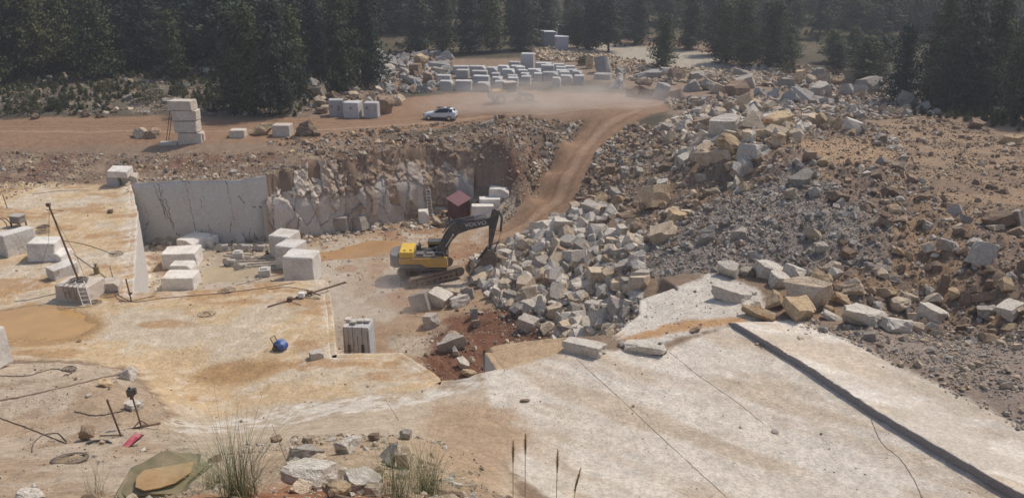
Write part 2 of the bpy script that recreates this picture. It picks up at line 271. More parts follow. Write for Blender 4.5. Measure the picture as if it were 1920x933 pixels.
# ------------------------------------------------------------------ tags and object helpers
COL = sc.collection
def tag(o, label=None, cat=None, group=None, kind=None):
    if label: o['label'] = label
    if cat: o['category'] = cat
    if group: o['group'] = group
    if kind: o['kind'] = kind
    return o
def link(name, me, mats=None, parent=None):
    o = bpy.data.objects.new(name, me); COL.objects.link(o)
    if mats is not None and me is not None and not me.materials:
        for m in (mats if isinstance(mats, (list, tuple)) else [mats]): me.materials.append(m)
    if parent: o.parent = parent
    return o
def empty(name, loc, rz=0, label=None, cat=None, group=None, rot=None):
    o = bpy.data.objects.new(name, None); COL.objects.link(o); o.location = loc
    o.rotation_euler = rot if rot else (0, 0, rz); o.empty_display_size = .2
    return tag(o, label, cat, group)
def np_mesh(name, V, F, smooth=False):
    me = bpy.data.meshes.new(name); V = np.asarray(V, np.float32); F = np.asarray(F, np.int32)
    k = F.shape[1]
    me.vertices.add(len(V)); me.vertices.foreach_set('co', V.ravel())
    me.loops.add(F.size); me.loops.foreach_set('vertex_index', F.ravel())
    me.polygons.add(len(F)); me.polygons.foreach_set('loop_start', np.arange(0, F.size, k, dtype=np.int32))
    me.update(calc_edges=True); me.validate()
    if smooth: me.polygons.foreach_set('use_smooth', np.ones(len(me.polygons), bool))
    return me
class MB:
    def __init__(s): s.v = []; s.f = []
    def add(s, V, F, M=None):
        n = len(s.v)
        s.v += [tuple((M @ Vector(p)) if M else p) for p in V]; s.f += [tuple(i + n for i in f) for f in F]; return s
    def box(s, x0, x1, y0, y1, z0, z1, M=None):
        V = [(x0,y0,z0),(x1,y0,z0),(x1,y1,z0),(x0,y1,z0),(x0,y0,z1),(x1,y0,z1),(x1,y1,z1),(x0,y1,z1)]
        return s.add(V, [(0,3,2,1),(4,5,6,7),(0,1,5,4),(1,2,6,5),(2,3,7,6),(3,0,4,7)], M)
    def prism(s, P, y0, y1, M=None):        # outline in x,z pushed along y
        n = len(P); V = [(x, y0, z) for x, z in P] + [(x, y1, z) for x, z in P]
        F = [tuple(range(n)), tuple(range(2 * n - 1, n - 1, -1))] + [(i, i + n, (i + 1) % n + n, (i + 1) % n) for i in range(n)]
        return s.add(V, F, M)
    def rod(s, a, b, r, n=8, r2=None):
        a = Vector(a); b = Vector(b); r2 = r if r2 is None else r2
        q = (b - a).to_track_quat('Z', 'Y').to_matrix()
        V = []
        for p, rr in ((a, r), (b, r2)):
            for i in range(n):
                t = 2 * math.pi * i / n; V.append(tuple(p + q @ Vector((rr * math.cos(t), rr * math.sin(t), 0))))
        F = [tuple(range(n - 1, -1, -1)), tuple(range(n, 2 * n))] + [(i, (i + 1) % n, (i + 1) % n + n, i + n) for i in range(n)]
        return s.add(V, F)
    def tube(s, P, r, n=5):
        P = [Vector(p) for p in P]; V = []; F = []
        for i, p in enumerate(P):
            d = (P[min(i + 1, len(P) - 1)] - P[max(i - 1, 0)])
            if d.length < 1e-6: d = Vector((1, 0, 0))
            q = d.to_track_quat('Z', 'Y').to_matrix()
            for k in range(n):
                t = 2 * math.pi * k / n; V.append(tuple(p + q @ Vector((r * math.cos(t), r * math.sin(t), 0))))
        for i in range(len(P) - 1):
            for k in range(n):
                a = i * n + k; b = i * n + (k + 1) % n; F.append((a, b, b + n, a + n))
        return s.add(V, F)
    def mesh(s, name, bevel=0, smooth=False, seg=1):
        me = bpy.data.meshes.new(name); me.from_pydata(s.v, [], s.f); me.update()
        bm = bmesh.new(); bm.from_mesh(me); bmesh.ops.recalc_face_normals(bm, faces=bm.faces)
        if bevel: bmesh.ops.bevel(bm, geom=[e for e in bm.edges if e.is_manifold and e.calc_face_angle(0) > .5], offset=bevel, segments=seg, affect='EDGES', clamp_overlap=True)
        bm.to_mesh(me); bm.free()
        if smooth: me.polygons.foreach_set('use_smooth', np.ones(len(me.polygons), bool))
        return me
    def build(s, name, mat, parent=None, bevel=0, smooth=False, seg=1):
        return link(name, s.mesh(name, bevel, smooth, seg), mat, parent)
# ------------------------------------------------------------------ materials
def new_mat(name):
    m = bpy.data.materials.new(name); m.use_nodes = True; t = m.node_tree
    return m, t, t.nodes['Principled BSDF']
def nn(t, kind, **kw):
    n = t.nodes.new(kind)
    for k, v in kw.items():
        if k in n.inputs.keys(): n.inputs[k].default_value = v
        else: setattr(n, k, v)
    return n
def noise_node(t, scale, detail=4, rough=.6, vec=None):
    n = nn(t, 'ShaderNodeTexNoise'); n.inputs['Scale'].default_value = scale; n.inputs['Detail'].default_value = detail; n.inputs['Roughness'].default_value = rough
    if vec is not None: t.links.new(vec, n.inputs['Vector'])
    return n
def ramp(t, src, a, b, ca, cb):
    n = nn(t, 'ShaderNodeValToRGB'); n.color_ramp.elements[0].position = a; n.color_ramp.elements[1].position = b
    n.color_ramp.elements[0].color = tuple(ca) + (1,); n.color_ramp.elements[1].color = tuple(cb) + (1,)
    t.links.new(src, n.inputs[0]); return n
def mix(t, a, b, fac, mode='MIX'):
    n = nn(t, 'ShaderNodeMix', data_type='RGBA', blend_type=mode)
    for i, s in ((6, a), (7, b)):
        if isinstance(s, (tuple, list)): n.inputs[i].default_value = tuple(s)[:3] + (1,)
        else: t.links.new(s, n.inputs[i])
    if isinstance(fac, (int, float)): n.inputs[0].default_value = fac
    else: t.links.new(fac, n.inputs[0])
    return n.outputs[2]
def bump(t, b, src, dist, strength=1.0):
    n = nn(t, 'ShaderNodeBump'); n.inputs['Distance'].default_value = dist; n.inputs['Strength'].default_value = strength
    t.links.new(src, n.inputs['Height']); t.links.new(n.outputs[0], b.inputs['Normal']); return n
def ground_mat():
    m, t, b = new_mat('quarry_ground')
    a = nn(t, 'ShaderNodeAttribute', attribute_name='Col'); g = nn(t, 'ShaderNodeNewGeometry')
    n1 = noise_node(t, 6.0, 6, .7, g.outputs['Position']); n2 = noise_node(t, 28.0, 3, .6, g.outputs['Position']); n3 = noise_node(t, 1.1, 5, .65, g.outputs['Position'])
    c = mix(t, a.outputs['Color'], ramp(t, n1.outputs[0], .3, .7, (.80,.78,.76), (1.18,1.18,1.18)).outputs[0], 1.0, 'MULTIPLY')
    c = mix(t, c, ramp(t, n3.outputs[0], .3, .7, (.88,.86,.84), (1.12,1.12,1.12)).outputs[0], 1.0, 'MULTIPLY')
    # pits and pebbles
    v = nn(t, 'ShaderNodeTexVoronoi'); v.inputs['Scale'].default_value = 4.5; t.links.new(g.outputs['Position'], v.inputs['Vector'])
    peb = ramp(t, v.outputs['Distance'], .06, .13, (.62,.58,.54), (1,1,1))
    c = mix(t, c, peb.outputs[0], .30, 'MULTIPLY')
    t.links.new(c, b.inputs['Base Color']); b.inputs['Roughness'].default_value = .95; b.inputs['Specular IOR Level'].default_value = .15
    s = nn(t, 'ShaderNodeMath', operation='ADD'); t.links.new(n1.outputs[0], s.inputs[0])
    s2 = nn(t, 'ShaderNodeMath', operation='MULTIPLY'); t.links.new(n2.outputs[0], s2.inputs[0]); s2.inputs[1].default_value = .35; t.links.new(s2.outputs[0], s.inputs[1])
    bump(t, b, s.outputs[0], .16, .8); return m
def rock_mat(name, col, stain, amt=.5, var=.35, sc_=1.0):
    m, t, b = new_mat(name); g = nn(t, 'ShaderNodeNewGeometry'); oi = nn(t, 'ShaderNodeObjectInfo')
    n1 = noise_node(t, 1.3 * sc_, 5, .65, g.outputs['Position']); n2 = noise_node(t, 7 * sc_, 5, .7, g.outputs['Position'])
    c = mix(t, col, stain, ramp(t, n1.outputs[0], .50, .68, (0,0,0), (amt,amt,amt)).outputs[0])
    c = mix(t, c, ramp(t, n2.outputs[0], .3, .72, (.66,.64,.62), (1.22,1.22,1.22)).outputs[0], 1.0, 'MULTIPLY')
    c = mix(t, c, ramp(t, oi.outputs['Random'], 0, 1, (1-var,)*3, (1+var*.7,)*3).outputs[0], 1.0, 'MULTIPLY')
    t.links.new(c, b.inputs['Base Color']); b.inputs['Roughness'].default_value = .9; b.inputs['Specular IOR Level'].default_value = .2
    bump(t, b, n2.outputs[0], .16, .9); return m
def sawn_mat(name, col, stain, var=.10):
    m, t, b = new_mat(name); g = nn(t, 'ShaderNodeNewGeometry'); oi = nn(t, 'ShaderNodeObjectInfo')
    n1 = noise_node(t, .7, 5, .6, g.outputs['Position']); n2 = noise_node(t, 4.5, 6, .6, g.outputs['Position'])
    c = mix(t, col, stain, ramp(t, n1.outputs[0], .46, .70, (0,0,0), (.75,.75,.75)).outputs[0])
    c = mix(t, c, ramp(t, n2.outputs[0], .3, .7, (.84,.83,.81), (1.10,1.10,1.10)).outputs[0], 1.0, 'MULTIPLY')
    wp = nn(t, 'ShaderNodeVectorMath', operation='ADD'); nz = noise_node(t, 1.2, 4, .6, g.outputs['Position']); t.links.new(g.outputs['Position'], wp.inputs[0]); t.links.new(nz.outputs['Color'], wp.inputs[1])
    vo = nn(t, 'ShaderNodeTexVoronoi', feature='DISTANCE_TO_EDGE'); vo.inputs['Scale'].default_value = .55; t.links.new(wp.outputs[0], vo.inputs['Vector'])
    ck = ramp(t, vo.outputs['Distance'], .004, .016, (.62,.59,.55), (1,1,1)); n3 = noise_node(t, .8, 2, .5, g.outputs['Position']); c = mix(t, c, ck.outputs[0], ramp(t, n3.outputs[0], .48, .56, (0,0,0), (1,1,1)).outputs[0], 'MULTIPLY')
    c = mix(t, c, ramp(t, oi.outputs['Random'], 0, 1, (1-var,)*3, (1+var,)*3).outputs[0], 1.0, 'MULTIPLY')
    t.links.new(c, b.inputs['Base Color']); b.inputs['Roughness'].default_value = .85; b.inputs['Specular IOR Level'].default_value = .2
    bump(t, b, n2.outputs[0], .05, .5); return m
def plain_mat(name, col, rough=.6, metal=0.0, var=.18, scale=5.0, dirt=None, damt=.4):
    m, t, b = new_mat(name); tc = nn(t, 'ShaderNodeTexCoord')
    n = noise_node(t, scale, 5, .65, tc.outputs['Object'])
    c = mix(t, col, ramp(t, n.outputs[0], .3, .7, (1-var,)*3, (1+var,)*3).outputs[0], 1.0, 'MULTIPLY')
    if dirt: 
        n2 = noise_node(t, scale * .45, 6, .7, tc.outputs['Object'])
        c = mix(t, c, dirt, ramp(t, n2.outputs[0], .42, .66, (0,0,0), (damt,)*3).outputs[0])
    t.links.new(c, b.inputs['Base Color']); b.inputs['Roughness'].default_value = rough; b.inputs['Metallic'].default_value = metal
    return m
MG = ground_mat()
WEATHERED = sawn_mat('weathered_sawn_marble', (.54,.48,.41), (.42,.33,.25), .14)
ROCK = {
 'white': rock_mat('white_marble_rock', (.68,.625,.54), (.46,.37,.27), .5, .15),
 'grey': rock_mat('grey_rock', (.46,.415,.36), (.32,.24,.17), .6, .3),
 'cream': rock_mat('cream_rock', (.62,.51,.375), (.44,.30,.18), .7, .22),
 'orange': rock_mat('orange_stained_rock', (.60,.46,.29), (.42,.22,.10), .9, .25),
 'brown': rock_mat('brown_rock', (.34,.25,.175), (.20,.12,.08), .6, .35),
 'dusty': rock_mat('dusty_grey_marble', (.44,.42,.39), (.27,.24,.20), .5, .18),
}
DUSTY_SAWN = sawn_mat('sawn_marble', (.70,.665,.61), (.50,.44,.37))
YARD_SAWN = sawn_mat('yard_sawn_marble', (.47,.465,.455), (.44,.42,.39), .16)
DIRT = (.36,.26,.17)
RUST = plain_mat('rusty_steel', (.16,.10,.07), .8, .2, .3)
DARKSTEEL = plain_mat('dark_steel', (.05,.05,.05), .6, .3, .3, 6, DIRT, .2)
CABLE = plain_mat('black_rubber_cable', (.10,.08,.065), .7, 0, .3, 3, DIRT, .35)
# ------------------------------------------------------------------ the ground sheet
def make_ground():
    Yv = [5.0]
    while Yv[-1] < 128: Yv.append(Yv[-1] + max(.045, .0041 * Yv[-1]))
    while Yv[-1] < 950: Yv.append(Yv[-1] * 1.013)
    back = [-120, -90, -70, -50, -35, -25, -18, -12, -8, -5, -3, -1, 1, 2.5, 3.8]
    Yv = np.array(back + Yv)
    u = np.concatenate([-np.geomspace(2.6, .74, 26), np.linspace(-.72, .72, 600), np.geomspace(.74, 2.6, 26)])
    W = np.maximum(Yv, 16) + 3
    X = u[None, :] * W[:, None]; Y = np.repeat(Yv[:, None], len(u), 1)
    Z = H(X, Y); c = ground_colour(X, Y, Z)
    V = np.stack([X, Y, Z], -1).reshape(-1, 3); nr, ncol = X.shape
    i = np.arange(nr * ncol).reshape(nr, ncol)
    F = np.stack([i[:-1, :-1], i[:-1, 1:], i[1:, 1:], i[1:, :-1]], -1).reshape(-1, 4)
    me = np_mesh('quarry_ground', V, F, True)
    at = me.color_attributes.new('Col', 'FLOAT_COLOR', 'POINT')
    at.data.foreach_set('color', np.concatenate([c.reshape(-1, 3), np.ones((len(V), 1))], 1).astype(np.float32).ravel())
    tag(link('ground', me, MG), kind='structure')
make_ground()
# ------------------------------------------------------------------ sawn faces and the ragged cliff
def resample(P, step):
    P = [np.array(p, float) for p in P]; out = []
    for a, b in zip(P[:-1], P[1:]):
        n = max(1, int(np.linalg.norm((b - a)[:2]) / step))
        out += [a + (b - a) * i / n for i in range(n)]
    return np.array(out + [P[-1]])
def curtain(name, path, zbot, mat, side=1, step=.2, vstep=.3, amp=.03, cap=.45, edge=.06, out=.0, seed=0, kind='structure'):
    """upright rock face along a path of (x, y); top follows the ground, with a capping strip behind it"""
    P = resample([p[:2] for p in path], step); d = np.gradient(P, axis=0); d /= np.linalg.norm(d, axis=1)[:, None] + 1e-9
    N = np.stack([d[:, 1], -d[:, 0]], 1) * side        # points into the pit
    s = np.concatenate([[0], np.cumsum(np.linalg.norm(np.diff(P, axis=0), axis=1))])
    ej = (fbm(s * .9 + seed, s * 0 + seed, 3 + seed, 3) - .5) * 2 * edge
    back = P - N * cap; mid = P - N * .12
    zt = H(back[:, 0], back[:, 1]) + .035
    rows = [np.column_stack([back + N * 0, zt - .06]), np.column_stack([mid, zt + .01]), np.column_stack([P + N * (ej[:, None] + out), zt - .0])]
    nz = max(3, int((float(zt.max()) - zbot) / vstep))
    for i in range(1, nz + 1):
        z = zt + (zbot - zt) * i / nz
        dn = (fbm(s * .7 + seed * 3, z * .5, 7 + seed, 3) - .5) * 2 * amp + (fbm(s * 3, z * 3, 9 + seed, 2) - .5) * amp
        rows.append(np.column_stack([P + N * (dn + out + ej * .6 * (1 - i / nz))[:, None], z]))
    V = np.stack(rows, 0); nr, nc = V.shape[:2]; i = np.arange(nr * nc).reshape(nr, nc)
    F = np.stack([i[:-1, :-1], i[:-1, 1:], i[1:, 1:], i[1:, :-1]], -1).reshape(-1, 4)
    if side > 0: F = F[:, ::-1]
    me = np_mesh(name, V.reshape(-1, 3), F)
    c = ground_colour(V[..., 0] - N[None, :, 0] * .5, V[..., 1] - N[None, :, 1] * .5, V[..., 2])
    at = me.color_attributes.new('Col', 'FLOAT_COLOR', 'POINT'); at.data.foreach_set('color', np.concatenate([c.reshape(-1, 3), np.ones((nr * nc, 1))], 1).astype(np.float32).ravel())
    me.materials.append(mat); me.materials.append(MG)
    mi = np.zeros((nr - 1, nc - 1), np.int32); mi[:2] = 1; me.polygons.foreach_set('material_index', mi.ravel())
    return tag(link(name, me), kind=kind)
def face_mat(name, col, vein=(.10,.075,.06), stain=(.45,.35,.25), streak=.5, crack=.8):
    m, t, b = new_mat(name); g = nn(t, 'ShaderNodeNewGeometry')
    mp = nn(t, 'ShaderNodeMapping'); mp.inputs['Scale'].default_value = (1, 1, .28); t.links.new(g.outputs['Position'], mp.inputs['Vector'])
    n1 = noise_node(t, .8, 6, .65, mp.outputs[0]); n2 = noise_node(t, 5, 6, .7, g.outputs['Position']); n3 = noise_node(t, 2.2, 3, .5, mp.outputs[0])
    c = mix(t, col, stain, ramp(t, n1.outputs[0], .5, .72, (0,0,0), (streak,)*3).outputs[0])
    c = mix(t, c, ramp(t, n2.outputs[0], .3, .7, (.84,.83,.82), (1.12,1.12,1.12)).outputs[0], 1.0, 'MULTIPLY')
    wv = nn(t, 'ShaderNodeMapping'); wv.inputs['Scale'].default_value = (.33, .33, .16); wv.inputs['Rotation'].default_value = (.0, .5, .0)
    dx = nn(t, 'ShaderNodeVectorMath', operation='ADD'); t.links.new(g.outputs['Position'], dx.inputs[0])
    nz = noise_node(t, .9, 4, .6, g.outputs['Position']); t.links.new(nz.outputs['Color'], dx.inputs[1]); t.links.new(dx.outputs[0], wv.inputs['Vector'])
    vo = nn(t, 'ShaderNodeTexVoronoi', feature='DISTANCE_TO_EDGE'); vo.inputs['Scale'].default_value = 1.0; t.links.new(wv.outputs[0], vo.inputs['Vector'])
    gate = ramp(t, n3.outputs[0], .50, .60, (0,0,0), (crack,)*3)
    ck = ramp(t, vo.outputs['Distance'], .004, .016, (1,1,1), (0,0,0))
    mm = nn(t, 'ShaderNodeMath', operation='MULTIPLY'); t.links.new(ck.outputs[0], mm.inputs[0]); t.links.new(gate.outputs[0], mm.inputs[1])
    c = mix(t, c, vein, mm.outputs[0])
    t.links.new(c, b.inputs['Base Color']); b.inputs['Roughness'].default_value = .85; b.inputs['Specular IOR Level'].default_value = .2
    bump(t, b, n2.outputs[0], .05, .6); return m
M_WALL = face_mat('sawn_grey_wall', (.56,.53,.49), stain=(.50,.42,.33), streak=.6, crack=1.0)
M_FACE = face_mat('sawn_pale_face', (.56,.53,.49), streak=.3, crack=.3)
M_TANFACE = face_mat('stained_rock_edge', (.50,.40,.29), stain=(.40,.26,.15), streak=.7, crack=.4)
M_CLIFF = face_mat('cliff_rock', (.46,.41,.35), vein=(.13,.09,.07), stain=(.34,.22,.14), streak=.8, crack=.8)
sidecut = [(-40.9, 81.9), (-35.6,71.6), (-27.5,52.7)]
curtain('sawn_rock_face', [(-41.0,81.55), (-30.2,81.8), (-26.6,82.8)], .6, M_WALL, 1, .3, .5, .03, .5, .05, 0, 1)
curtain('sawn_rock_face', sidecut, .6, M_FACE, -1, .25, .4, .04, .6, .12, 0, 2)
rimL = [(-27.5,52.75)] + [at_z(*a) for a in [(300,546,7.5),(400,540,7.5),(500,525,7.5),(600,516,7.5),(615,518,7.5)]]
curtain('bench_edge', rimL, .6, M_TANFACE, -1, .25, .4, .05, .5, .22, 0, 3)
rimR = [at_z(*a) for a in [(615,518,7.5),(625,590,7.5),(632,665,7.5)]]
curtain('bench_edge', rimR, .6, M_TANFACE, -1, .2, .4, .03, .45, .05, 0, 4)
rimN = [at_z(*a) for a in [(632,665,7.5),(690,662,7.5),(750,660,7.5),(800,690,7.5),(830,715,7.8),(880,707,8.3),(932,695,8.5),(905,648,8.3),(960,637,8.3),(1060,634,8.4),(1150,630,8.6),(1200,590,8.7),(1200,562,8.9),(1262,540,9.2)]]
curtain('bench_edge', rimN[:5], -4.0, M_TANFACE, -1, .18, .4, .07, .5, .12, 0, 5)
curtain('slab_edge', rimN[4:], -4.0, M_FACE, -1, .18, .4, .10, .5, .14, 0, 6)
def slab_mat():
    m, t, b = new_mat('raised_slab'); a = nn(t, 'ShaderNodeAttribute', attribute_name='Col'); g = nn(t, 'ShaderNodeNewGeometry')
    n1 = noise_node(t, 7, 6, .7, g.outputs['Position'])
    c = mix(t, a.outputs['Color'], ramp(t, n1.outputs[0], .3, .7, (.78,.76,.74), (1.2,1.2,1.2)).outputs[0], 1.0, 'MULTIPLY')
    t.links.new(c, b.inputs['Base Color']); b.inputs['Roughness'].default_value = .95; b.inputs['Specular IOR Level'].default_value = .15; bump(t, b, n1.outputs[0], .06, .7); return m
def make_cliff():
    path = [(-27.3,82.5),(-24.0,83.5),(-21.0,85.0),(-19.0,86.2),(-16.5,87.2),(-13.0,89.4),(-10.0,91.6),(-6.5,92.6),(-4.6,92.4)]
    P = resample(path, .09); d = np.gradient(P, axis=0)
    for _ in range(60): d[1:-1] = (d[:-2] + d[2:] + d[1:-1]) / 3
    d /= np.linalg.norm(d, axis=1)[:, None]; N = np.stack([d[:, 1], -d[:, 0]], 1)
    s = np.concatenate([[0], np.cumsum(np.linalg.norm(np.diff(P, axis=0), axis=1))]); L = s[-1]
    nz = 96; rng = np.random.RandomState(8); ns = 74
    sd = np.stack([rng.rand(ns) * L, rng.rand(ns) * 9 - .5], 1); bo = rng.rand(ns) * .55 - .15; tx = (rng.rand(ns) - .5) * .26; tz = (rng.rand(ns) - .5) * .16; br = rng.rand(ns) < .25
    S, T = np.meshgrid(s, np.linspace(0, 1, nz + 1), indexing='ij')
    top = H(P[:, 0] - N[:, 0] * 2.2, P[:, 1] - N[:, 1] * 2.2) + .05
    Zz = .6 + (top[:, None] - .6) * T
    wx = (fbm(S * .7, Zz * .5, 3, 4) - .5) * 1.3; wz = (fbm(S * .7, Zz * .7, 13, 3) - .5) * 1.0
    D = np.sqrt((S[..., None] + wx[..., None] - sd[:, 0]) ** 2 + ((Zz[..., None] + wz[..., None] - sd[:, 1]) * .42) ** 2)
    k = D.argmin(-1); D2 = np.partition(D, 1, -1); crack = D2[..., 1] - D2[..., 0]
    rag = np.clip(sstep(.60, .80, T + (fbm(S * .35, Zz * .2, 53, 3) - .5) * .75) + (br[k] & (sd[k, 0] > 7)) * .8, 0, 1)
    off = bo[k] + tx[k] * (S - sd[k, 0]) + tz[k] * (Zz - sd[k, 1])
    # ragged parts break into small angular steps
    s2 = np.stack([rng.rand(900) * L, rng.rand(900) * 9], 1); o2 = rng.rand(900) * .36 - .2; t2 = (rng.rand(900, 2) - .5) * .8
    k2 = np.zeros(S.shape, int)
    for i in range(S.shape[0]): k2[i] = (((S[i] + wx[i] * .4)[:, None] - s2[:, 0]) ** 2 + (Zz[i][:, None] - s2[:, 1]) ** 2).argmin(-1)
    off = off + rag * (o2[k2] + t2[k2, 0] * (S - s2[k2, 0]) + t2[k2, 1] * (Zz - s2[k2, 1])) - .16 * (crack < .03) + (fbm(S * 6, Zz * 6, 23, 3) - .5) * (.04 + .12 * rag)
    fade = np.minimum(sstep(0, .5, S), sstep(L, L - 3, S)); off = off * (.15 + .85 * fade)
    lean = -.35 * T - 1.8 * sstep(.45, 1, T)
    X = P[:, 0][:, None] + N[:, 0][:, None] * (off + lean + .45); Y = P[:, 1][:, None] + N[:, 1][:, None] * (off + lean + .45)
    V = np.stack([X, Y, Zz], -1); n, m_ = X.shape; i = np.arange(n * m_).reshape(n, m_)
    F = np.stack([i[:-1, :-1], i[1:, :-1], i[1:, 1:], i[:-1, 1:]], -1).reshape(-1, 4)
    g_ = (.42 + .16 * rng.rand(ns))[k][..., None]
    c = g_ * np.array((1, .92, .82)) * (1 - rag[..., None]) + rag[..., None] * (np.array((.55,.47,.38)) * (1 - sstep(6, 11, S))[..., None] + np.array((.34,.25,.18)) * sstep(6, 11, S)[..., None]) * (.7 + .7 * rng.rand(900)[k2][..., None])
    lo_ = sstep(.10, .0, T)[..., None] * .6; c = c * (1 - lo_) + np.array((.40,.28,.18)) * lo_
    st = (sstep(.52, .68, fbm(S * 1.2, Zz * .25, 63, 4)) * .55)[..., None]; c = c * (1 - st) + np.array((.40,.28,.18)) * st
    ck = (np.exp(-(crack / .04) ** 2) * sstep(.35, .6, fbm(S * .5, Zz * .5, 71, 3)))[..., None] * .75; c = c * (1 - ck) + np.array((.19,.135,.10)) * ck
    me = np_mesh('cliff', V.reshape(-1, 3), F)
    at = me.color_attributes.new('Col', 'FLOAT_COLOR', 'POINT'); at.data.foreach_set('color', np.concatenate([c.reshape(-1, 3), np.ones((n * m_, 1))], 1).astype(np.float32).ravel())
    tag(link('cliff', me, slab_mat()), kind='structure')
make_cliff()
# ------------------------------------------------------------------ the raised slab right of the dark step
def make_step():
    e = resample([at_z(1366,606,9.0)+(0,)] + [at_z(*a)+(0,) for a in [(1500,691,8.95),(1640,785,8.9),(1905,942,8.9),(2080,1045,8.9)]], .12)
    r = resample([at_z(1455,597,9.3)+(0,), at_z(1500,602,9.3)+(0,), at_z(1700,700,9.5)+(0,), at_z(1920,805,9.6)+(0,), at_z(2150,920,9.6)+(0,)], .12)
    n = len(e); tt = np.linspace(0, 1, n)
    r = np.stack([np.interp(tt, np.linspace(0, 1, len(r)), r[:, k]) for k in range(2)], 1); e = e[:, :2]
    sarr = tt * 30; wob = (fbm(sarr * 1.2, sarr * 0, 5, 3) - .5) * .035; e = e + np.array([[.8, .6]]) * wob[:, None]
    hh = .36 + .14 * tt
    cols = 90; A = np.linspace(0, 1, cols) ** 1.0
    X = e[:, 0][:, None] * (1 - A) + r[:, 0][:, None] * A; Y = e[:, 1][:, None] * (1 - A) + r[:, 1][:, None] * A
    base = H(X, Y); edge0 = base[:, :1] + hh[:, None]
    AA = sstep(.35, 1.0, A); Z = edge0 * (1 - AA) + (base + .04) * AA; Z = np.minimum(Z, edge0 + .02); Z = np.maximum(Z, base + .02) + (fbm(X * 3, Y * 3, 15, 3) - .5) * .05
    taper = sstep(0, .03, tt)[:, None]; Z = base + .02 + (Z - base - .02) * (.3 + .7 * taper)
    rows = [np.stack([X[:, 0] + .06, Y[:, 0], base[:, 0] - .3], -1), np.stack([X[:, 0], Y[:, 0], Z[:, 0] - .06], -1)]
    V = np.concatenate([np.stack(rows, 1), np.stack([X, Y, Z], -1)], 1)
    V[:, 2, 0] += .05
    n, m_ = V.shape[:2]; i = np.arange(n * m_).reshape(n, m_)
    F = np.stack([i[:-1, :-1], i[1:, :-1], i[1:, 1:], i[:-1, 1:]], -1).reshape(-1, 4)
    me = np_mesh('rock_slab', V.reshape(-1, 3), F[:, ::-1] if False else F)
    c = ground_colour(V[..., 0], V[..., 1], V[..., 2]); c[:, :2] = np.array((.27,.255,.245)) * (0.93 + .14 * fbm(V[:, :2, 0] * 4, V[:, :2, 2] * 4, 3, 3)[..., None])  # riser rows coloured dark grey, the shade of that face put into the colour
    k = sstep(.5, .62, fbm(V[..., 0] * .3, V[..., 1] * .6, 33, 4))[..., None] * .5; k[:, :2] = 0
    c = c * (1 - k) + np.array((.46,.40,.32)) * k
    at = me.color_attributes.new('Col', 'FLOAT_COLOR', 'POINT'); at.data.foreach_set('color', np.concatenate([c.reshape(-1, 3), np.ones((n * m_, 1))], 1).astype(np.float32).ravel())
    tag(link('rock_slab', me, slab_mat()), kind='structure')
make_step()
# ------------------------------------------------------------------ rocks
def hull_mesh(name, seed, shape, mat, detail=1):
    r = random.Random(seed); bm = bmesh.new(); bmesh.ops.create_cube(bm, size=1.0)
    M = Euler((r.uniform(-.35,.35), r.uniform(-.35,.35), r.uniform(0,3))).to_matrix()
    if shape in 'rw':
        for v in bm.verts: v.co = M @ v.co
    n = {'r': 11, 'b': 4, 's': 6, 'w': 5}[shape]
    for i in range(n):
        if shape == 's': no = Vector((r.gauss(0,1), r.gauss(0,1), r.gauss(0,.25)))
        elif shape == 'b': no = Vector((r.gauss(0,1), r.gauss(0,1), r.gauss(0,1)))
        elif shape == 'w': no = Vector((r.gauss(0,1), r.gauss(0,1), abs(r.gauss(.5,.6))))
        else: no = Vector((r.gauss(0,1), r.gauss(0,1), r.gauss(0,1)))
        no.normalize(); dd = {'r': r.uniform(.36,.50), 'b': r.uniform(.40,.58), 's': r.uniform(.30,.48), 'w': r.uniform(.10,.36)}[shape]
        bmesh.ops.bisect_plane(bm, geom=bm.verts[:] + bm.edges[:] + bm.faces[:], plane_co=no * dd, plane_no=no, clear_outer=True)
        be = [e for e in bm.edges if e.is_boundary]
        if be: bmesh.ops.holes_fill(bm, edges=be)
    lo = [min(v.co[k] for v in bm.verts) for k in range(3)]; hi = [max(v.co[k] for v in bm.verts) for k in range(3)]
    for v in bm.verts: v.co = Vector([(v.co[k] - (lo[k] + hi[k]) / 2) / max(.05, hi[k] - lo[k]) for k in range(3)])
    bmesh.ops.dissolve_limit(bm, angle_limit=R(9), verts=bm.verts, edges=bm.edges)
    if detail:
        bmesh.ops.bevel(bm, geom=[e for e in bm.edges], offset=.018, segments=1, affect='EDGES', clamp_overlap=True)
        bmesh.ops.triangulate(bm, faces=bm.faces)
        bmesh.ops.subdivide_edges(bm, edges=[e for e in bm.edges if e.calc_length() > .22], cuts=2, use_grid_fill=True)
        bmesh.ops.triangulate(bm, faces=bm.faces)
        for v in bm.verts:
            q = v.co * 3.1 + Vector((seed * 1.7, 0, 0)); nrm = v.co.normalized()
            v.co += nrm * (mnoise.fractal(q, .75, 2.1, 5) * .085) + nrm * (mnoise.noise(q * 3.3) * .025)
    else: bmesh.ops.triangulate(bm, faces=bm.faces)
    bmesh.ops.recalc_face_normals(bm, faces=bm.faces)
    me = bpy.data.meshes.new(name); bm.to_mesh(me); bm.free(); me.materials.append(mat); return me
SHAPES = {}
def rock_mesh(tone, shape, k):
    key = (tone, shape, k)
    if key not in SHAPES: SHAPES[key] = hull_mesh('boulder', hash((shape, k)) % 997 if False else ord(shape[0]) * 13 + k * 7, shape, ROCK[tone], 1)
    return SHAPES[key]
MTONE = {}
BOULDERS = []        # (zone, tone, shape, px, object)
